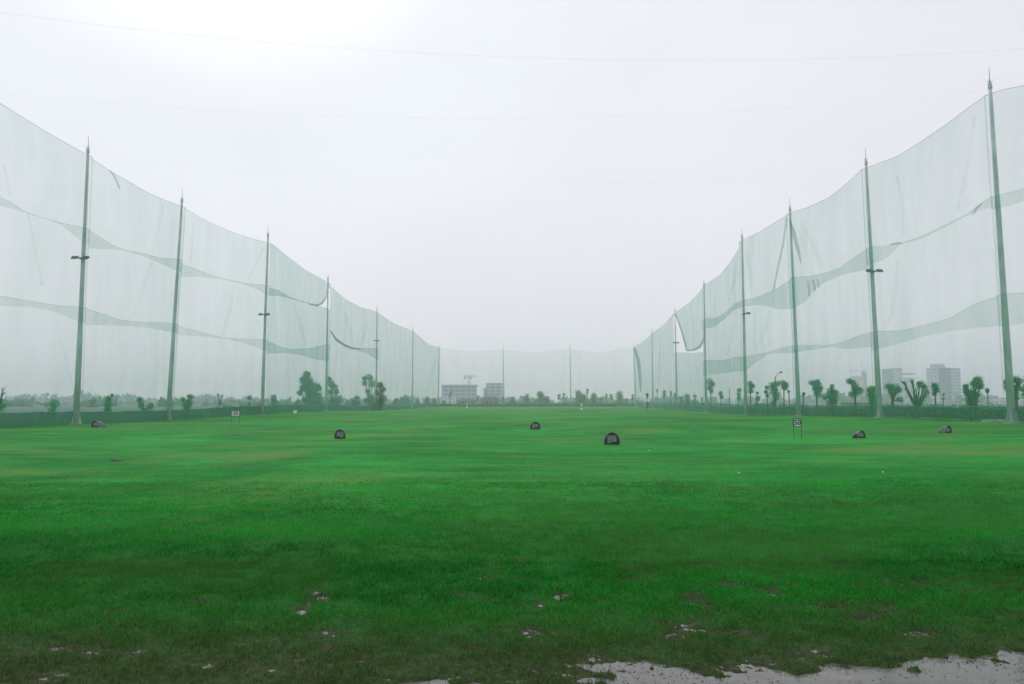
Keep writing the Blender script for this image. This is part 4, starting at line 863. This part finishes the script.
def crane(px, ytop, ybase, D, jl, jr, yj, lab):
    x = xat(px, D); zt = zat(ytop, D); zj = zat(yj, D); e = empty('tower_crane', (x, D, 0), lab, 'crane', 'construction cranes in the mist')
    w = .8; m = MB()
    for sx, sy in ((-1, -1), (1, -1), (1, 1), (-1, 1)): m.tube([(x + sx * w, D + sy * w, 0), (x + sx * w, D + sy * w, zj)], .14, 4)
    n = int(zj / 3)
    for i in range(n):
        z0, z1 = i * zj / n, (i + 1) * zj / n
        m.tube([(x - w, D - w, z0), (x + w, D - w, z1)], .09, 4); m.tube([(x + w, D + w, z0), (x - w, D + w, z1)], .09, 4); m.tube([(x + w, D - w, z0), (x + w, D + w, z1)], .09, 4)
    m.build('mast', M_STEEL, e)
    j = MB(); xl, xr = xat(jl, D), xat(jr, D)
    j.tube([(xl, D, zj), (xr, D, zj)], .22, 4); j.tube([(xl, D, zj + 1.1), (xr, D, zj + 1.1)], .16, 4)
    for i in range(14): t = i / 14; j.tube([(xl + (xr - xl) * t, D, zj), (xl + (xr - xl) * (t + .035), D, zj + 1.1), (xl + (xr - xl) * (t + .07), D, zj)], .07, 4)
    j.build('jib', M_STEEL, e)
    t = MB(); t.tube([(x, D, zj), (x, D, zt)], .3, 4); t.tube([(xl, D, zj + 1.1), (x, D, zt), (xr, D, zj + 1.1)], .08, 4); t.build('apex', M_STEEL, e)
    c = MB(); c.box((xl + 1, D, zj - 1), (2, 1.5, 2)); c.build('counterweight', M_CONC, e)
    c = MB(); c.box((x + 1.6, D - 1, zj - 1), (1.6, 1.6, 2)); c.build('cab', M_PLAST, e)
crane(863.5, 361, 400, 1000, 851, 868, 371, 'faint construction crane with tall mast at the right')
crane(469, 375.5, 385, 640, 463.5, 476, 377, 'small crane rising above the broad hazy building')

# ------------------------------------------------------------------ street lamps behind the right net
def street_lamp(px, yt, D, lab, curved=True):
    x = xat(px, D); b = g1(x, D); zt = zat(yt, D); e = empty('street_lamp', (x, D, b), lab, 'street lamp')
    m = MB()
    if curved:
        x2 = xat(px + 7, D); L = x2 - x
        m.tube([(x, D, b), (x, D, zt - 1.1), (x + L * .12, D, zt - .6), (x + L * .45, D, zt - .2), (x + L * .8, D, zt)], [.09, .07, .055, .05, .045], 6); m.build('post', M_STEEL, e, True)
        h = MB(); h.tube([(x + L * .72, D, zt - .06), (x + L * .85, D, zt + .02), (x + L * 1.12, D, zt + .1)], [.05, .14, .07], 8); h.build('lamp_head', M_DARK, e, True)
    else:
        m.tube([(x, D, b), (x, D, zt - .3)], [.05, .035], 6); m.build('post', M_STEEL, e, True)
        h = MB(); h.lathe((x, D, zt - .32), [(.05, 0), (.13, .06), (.15, .26), (.09, .36), (.02, .42)], 10); h.build('lamp_head', M_DARK, e, True)
    f = MB(); f.box((x, D, b + .08), (.35, .35, .2)); f.build('footing', M_CONC, e)
street_lamp(775.5, 372.5, 97, 'tall street lamp with a curved arm above the full crowned tree')
street_lamp(988, 389, 55, 'short garden lamp post left of the nearest right pole', False)
street_lamp(789, 391, 96, 'short lamp post left of the pole with gathered folds', False)

# ------------------------------------------------------------------ white kerbs behind the right fence
def kerb(px0, px1, D, z0, h, lab):
    m = MB(); X0, X1 = xat(px0, D), xat(px1, D); g_ = g1((X0 + X1) / 2, D); n = 4
    for i in range(n):
        a = X0 + (X1 - X0) * i / n; b = X0 + (X1 - X0) * (i + 1) / n
        m.box(((a + b) / 2, D, g_ + z0 + h / 2), (b - a - .03, .2, h + random.uniform(-.01, .01)))
    o = m.build('white_kerb', M_WHITE, None, org=((X0 + X1) / 2, D, g_)); tag(o, lab, 'kerb')
kerb(981, 1007, 47.2, -.05, .22, 'pale painted kerb at the foot of the nearest right pole')
def low_wall(px0, px1, D, yt, lab):
    X0, X1 = xat(px0, D), xat(px1, D); zt = zat(yt, D); m = MB(); m.box(((X0 + X1) / 2, D, zt / 2), (X1 - X0, .25, zt)); e = empty('low_wall', ((X0 + X1) / 2, D, 0), lab, 'wall')
    m.build('wall', M_CONC, e); c = MB(); c.box(((X0 + X1) / 2, D, zt + .05), (X1 - X0 + .1, .35, .1)); c.build('coping', M_WHITE, e)
low_wall(757, 775, 102, 403.6, 'low grey wall with a white coping behind the right net')
low_wall(841, 880, 78, 402.4, 'grey concrete wall behind the fresh green column tree')

# ------------------------------------------------------------------ yardage signs
def text_mesh(body, size):
    cu = bpy.data.curves.new('t', 'FONT'); cu.body = body; cu.size = size; cu.align_x = 'CENTER'; cu.align_y = 'CENTER'; cu.extrude = .004; cu.offset = size * .02
    o = bpy.data.objects.new('t', cu); COL.objects.link(o); bpy.context.view_layer.update()
    me = bpy.data.meshes.new_from_object(o.evaluated_get(bpy.context.evaluated_depsgraph_get())); bpy.data.objects.remove(o); return me
def sign(px, D, w, h, zc, txt, lab, legs=True, col=None):
    x = xat(px, D); g_ = g1(x, D); e = empty('distance_sign', (x, D, g_), lab, 'sign')
    m = MB(); m.box((x, D, g_ + zc), (w, .03, h)); m.build('board', col or M_WHITE, e)
    f = MB(); t = .03
    for sx in (-1, 1): f.box((x + sx * (w / 2 + t / 2), D, g_ + zc), (t, .05, h + 2 * t))
    for sz in (-1, 1): f.box((x, D, g_ + zc + sz * (h / 2 + t / 2)), (w - .004, .05, t))
    f.build('frame', M_BLACK, e)
    for sx in (-1, 1):
        l = MB(); l.tube([(x + sx * (w / 2 + t / 2), D, g_ - .1), (x + sx * (w / 2 + t / 2), D, g_ + zc - h / 2 - t - .002)], .011, 6); l.build('leg', M_BLACK, e)
    if txt:
        me = text_mesh(txt, h * .98); me.materials.append(M_BLACK); o = bpy.data.objects.new('number', me); COL.objects.link(o); o.parent = e
        o.location = (0, -.021, zc); o.rotation_euler = (math.pi / 2, 0, 0)
sign(236, 57, .60, .38, .84, '50', 'white sign reading 50 at the foot of the left fence')
sign(796.5, 31.5, .30, .30, .70, '50', 'white sign reading 50 standing on the grass at right')
sign(295.5, 76, .44, .36, .66, None, 'small plain white sign left of the tallest leafy tree')
sign(646.5, 150, 1.0, .8, 1.0, None, 'tiny white sign near the far right corner of the range')

# ------------------------------------------------------------------ target flag far down the range
def flag(px, D, lab):
    x = xat(px, D); g_ = g1(x, D); e = empty('target_marker', (x, D, g_), lab, 'marker')
    m = MB(); m.tube([(x, D, g_), (x, D, g_ + 1.3)], .03, 6); m.build('stake', M_WHITE, e)
    b = MB(); b.lathe((x, D, g_), [(.28, 0), (.30, .1), (.22, .35), (.05, .42)], 12); b.build('base_cone', M_WHITE, e, True)
    f = MB(); f.box((x + .02, D, g_ + 1.15), (.5, .03, .38)); f.build('panel', M_WHITE, e)
flag(581.5, 150, 'white target marker far down the middle of the range')
flag(467, 200, 'faint pale target marker in front of the left grey house')

# ------------------------------------------------------------------ dark domed lamp housings on the turf
def dome(px, ybase, w_px, h_px, rz, lab, tail=False):
    # find the distance where the ground is seen at that pixel
    D = 12.0
    while D < 120:
        p = at(px, ybase, D)
        if p[2] <= g1(p[0], D): break
        D += .1
    x = xat(px, D, ybase); g_ = g1(x, D); w = w_px / F * D; h = h_px / F * D
    e = empty('ground_lamp', (x, D, g_), lab, 'ground lamp', 'dark domed lamps on the turf')
    ca, sa = math.cos(rz), math.sin(rz)
    def tr(v): return [(x + a * ca - b * sa, D + a * sa + b * ca, g_ + c) for a, b, c in v]
    # hood: half-dome shell, open to the front (towards -y)
    n, k = 12, 6; vs = []; fs = []
    for sc in (1, .9):
        for i in range(k + 1):
            ph = i / k
            for j in range(n + 1):
                t = math.pi * j / n
                prof = math.cos(ph * math.pi / 2 * .92) ** .55
                vs.append((math.cos(t) * w / 2 * sc * prof, -w * .28 + ph * w * .8 * sc, math.sin(t) ** .8 * h * sc * prof))
    N1 = (k + 1) * (n + 1)
    for i in range(k):
        for j in range(n):
            a = i * (n + 1) + j; fs.append((a, a + 1, a + n + 2, a + n + 1)); a += N1; fs.append((a, a + n + 1, a + n + 2, a + 1))
    for j in range(n): fs.append((j, N1 + j, N1 + j + 1, j + 1))
    m = MB(); m.add(tr(vs), fs); m.build('hood', M_DARK, e, True)
    lb = MB(); bw, bh = w * .60, h * .55
    lb.add(tr([(-bw / 2, -w * .20, h * .20), (bw / 2, -w * .20, h * .20), (bw / 2, -w * .12, h * .20 + bh), (-bw / 2, -w * .12, h * .20 + bh), (-bw * .35, w * .2, h * .2), (bw * .35, w * .2, h * .2), (bw * .35, w * .2, h * .6), (-bw * .35, w * .2, h * .6)]),
           [(0, 1, 2, 3), (4, 7, 6, 5), (0, 4, 5, 1), (3, 2, 6, 7), (0, 3, 7, 4), (1, 5, 6, 2)]); lo = lb.build('lamp_body', M_STEEL, e)
    gq = .006; half = bw * .46
    for sx in (-1, 1):
        g2 = MB(); a0, a1 = (sx * bw * .03, sx * half)
        q = [(a0, -w * .195, h * .25), (a1, -w * .195, h * .25), (a1, -w * .13, h * .16 + bh), (a0, -w * .13, h * .16 + bh)]
        g2.add(tr([(a, b - .02, c) for a, b, c in q]), [(0, 1, 2, 3)]); g2.build('lamp_glass', M_GLASS, lo)
    s = MB(); s.box((x, D, g_ + .01), (w * .8, w * .5, .08), rz); s.build('base_tray', M_BLACK, e)
    if tail:
        t = MB(); t.tube(tr([(-w * .35, 0, .12), (-w * .62, -.03, .10), (-w * .9, -.05, .03)]), [.09, .07, .03], 7); t.build('cable_sleeve', M_BLACK, e, True)
dome(611, 444.5, 16.5, 12.5, 0.12, 'largest dark domed lamp housing on the grass right of centre')
dome(340.5, 438.5, 11.5, 9.5, 0.0, 'dark domed lamp housing on the grass below the leafy trees')
dome(534.5, 429, 11, 7.5, .3, 'small domed lamp housing on the grass in the middle distance')
dome(859, 438, 12, 7.5, .5, 'domed lamp housing with a dark tail on the right grass', True)
dome(945.5, 433, 12, 7.5, .55, 'small domed lamp housing nearest the right edge')
dome(98, 427, 13, 6.5, -.5, 'small domed lamp housing right of the nearest left pole')

def scrap():
    D = 21.3; x = xat(115.5, D, 461); g_ = g1(x, D); e = empty('dropped_cap', (x, D, g_), 'small black rag lying on the grass at left', 'rag')
    m = MB(); n = 14; vs = [(x, D, g_ + .075)]; fs = []
    for rr_, zz in ((.09, .065), (.16, .02)):
        for j in range(n):
            a = 2 * math.pi * j / n; k = 1 + .25 * math.sin(3 * a + 1); vs.append((x + math.cos(a) * rr_ * k * 1.15, D + math.sin(a) * rr_ * .8 * k, g_ + zz + .02 * math.sin(5 * a)))
    for j in range(n): fs.append((0, 1 + j, 1 + (j + 1) % n)); fs.append((1 + j, 1 + n + j, 1 + n + (j + 1) % n, 1 + (j + 1) % n))
    m.add(vs, fs); m.build('crumpled_cloth', M_BLACK, e, True)
scrap()
def ball(px, py, lab):
    D = 8.0
    while D < 120:
        p = at(px, py, D)
        if p[2] <= g1(p[0], D): break
        D += .05
    x = p[0]; m = MB(); r = .0214; m.lathe((x, D, g1(x, D) + .045), [(r * math.cos(a), r * math.sin(a)) for a in np.linspace(-1.5, 1.5, 9)], 12)
    o = m.build('golf_ball', M_WHITE, None, True, org=(x, D, g1(x, D))); tag(o, lab, 'golf ball', 'golf balls left on the turf')
ball(739, 475, 'white golf ball on the grass below the right 50 sign'); ball(883, 474, 'white golf ball on the grass below the lamp with a tail')
ball(649, 452, 'white golf ball on the grass right of the largest domed lamp')

# ------------------------------------------------------------------ mist
def haze():
    m = bpy.data.materials.new('mist'); m.use_nodes = True; n, l = m.node_tree.nodes, m.node_tree.links; n.clear()
    o = n.new('ShaderNodeOutputMaterial'); v = n.new('ShaderNodeVolumePrincipled')
    v.inputs['Color'].default_value = (.985, .99, 1.0, 1); v.inputs['Density'].default_value = .00100; v.inputs['Anisotropy'].default_value = .2
    l.new(v.outputs[0], o.inputs['Volume'])
    b = MB(); b.box((0, 0, 29.5), (5000, 5000, 61)); q = b.build('haze', m); tag(q, 'thin pale mist filling the air over the range', 'mist', kind='stuff')
haze()
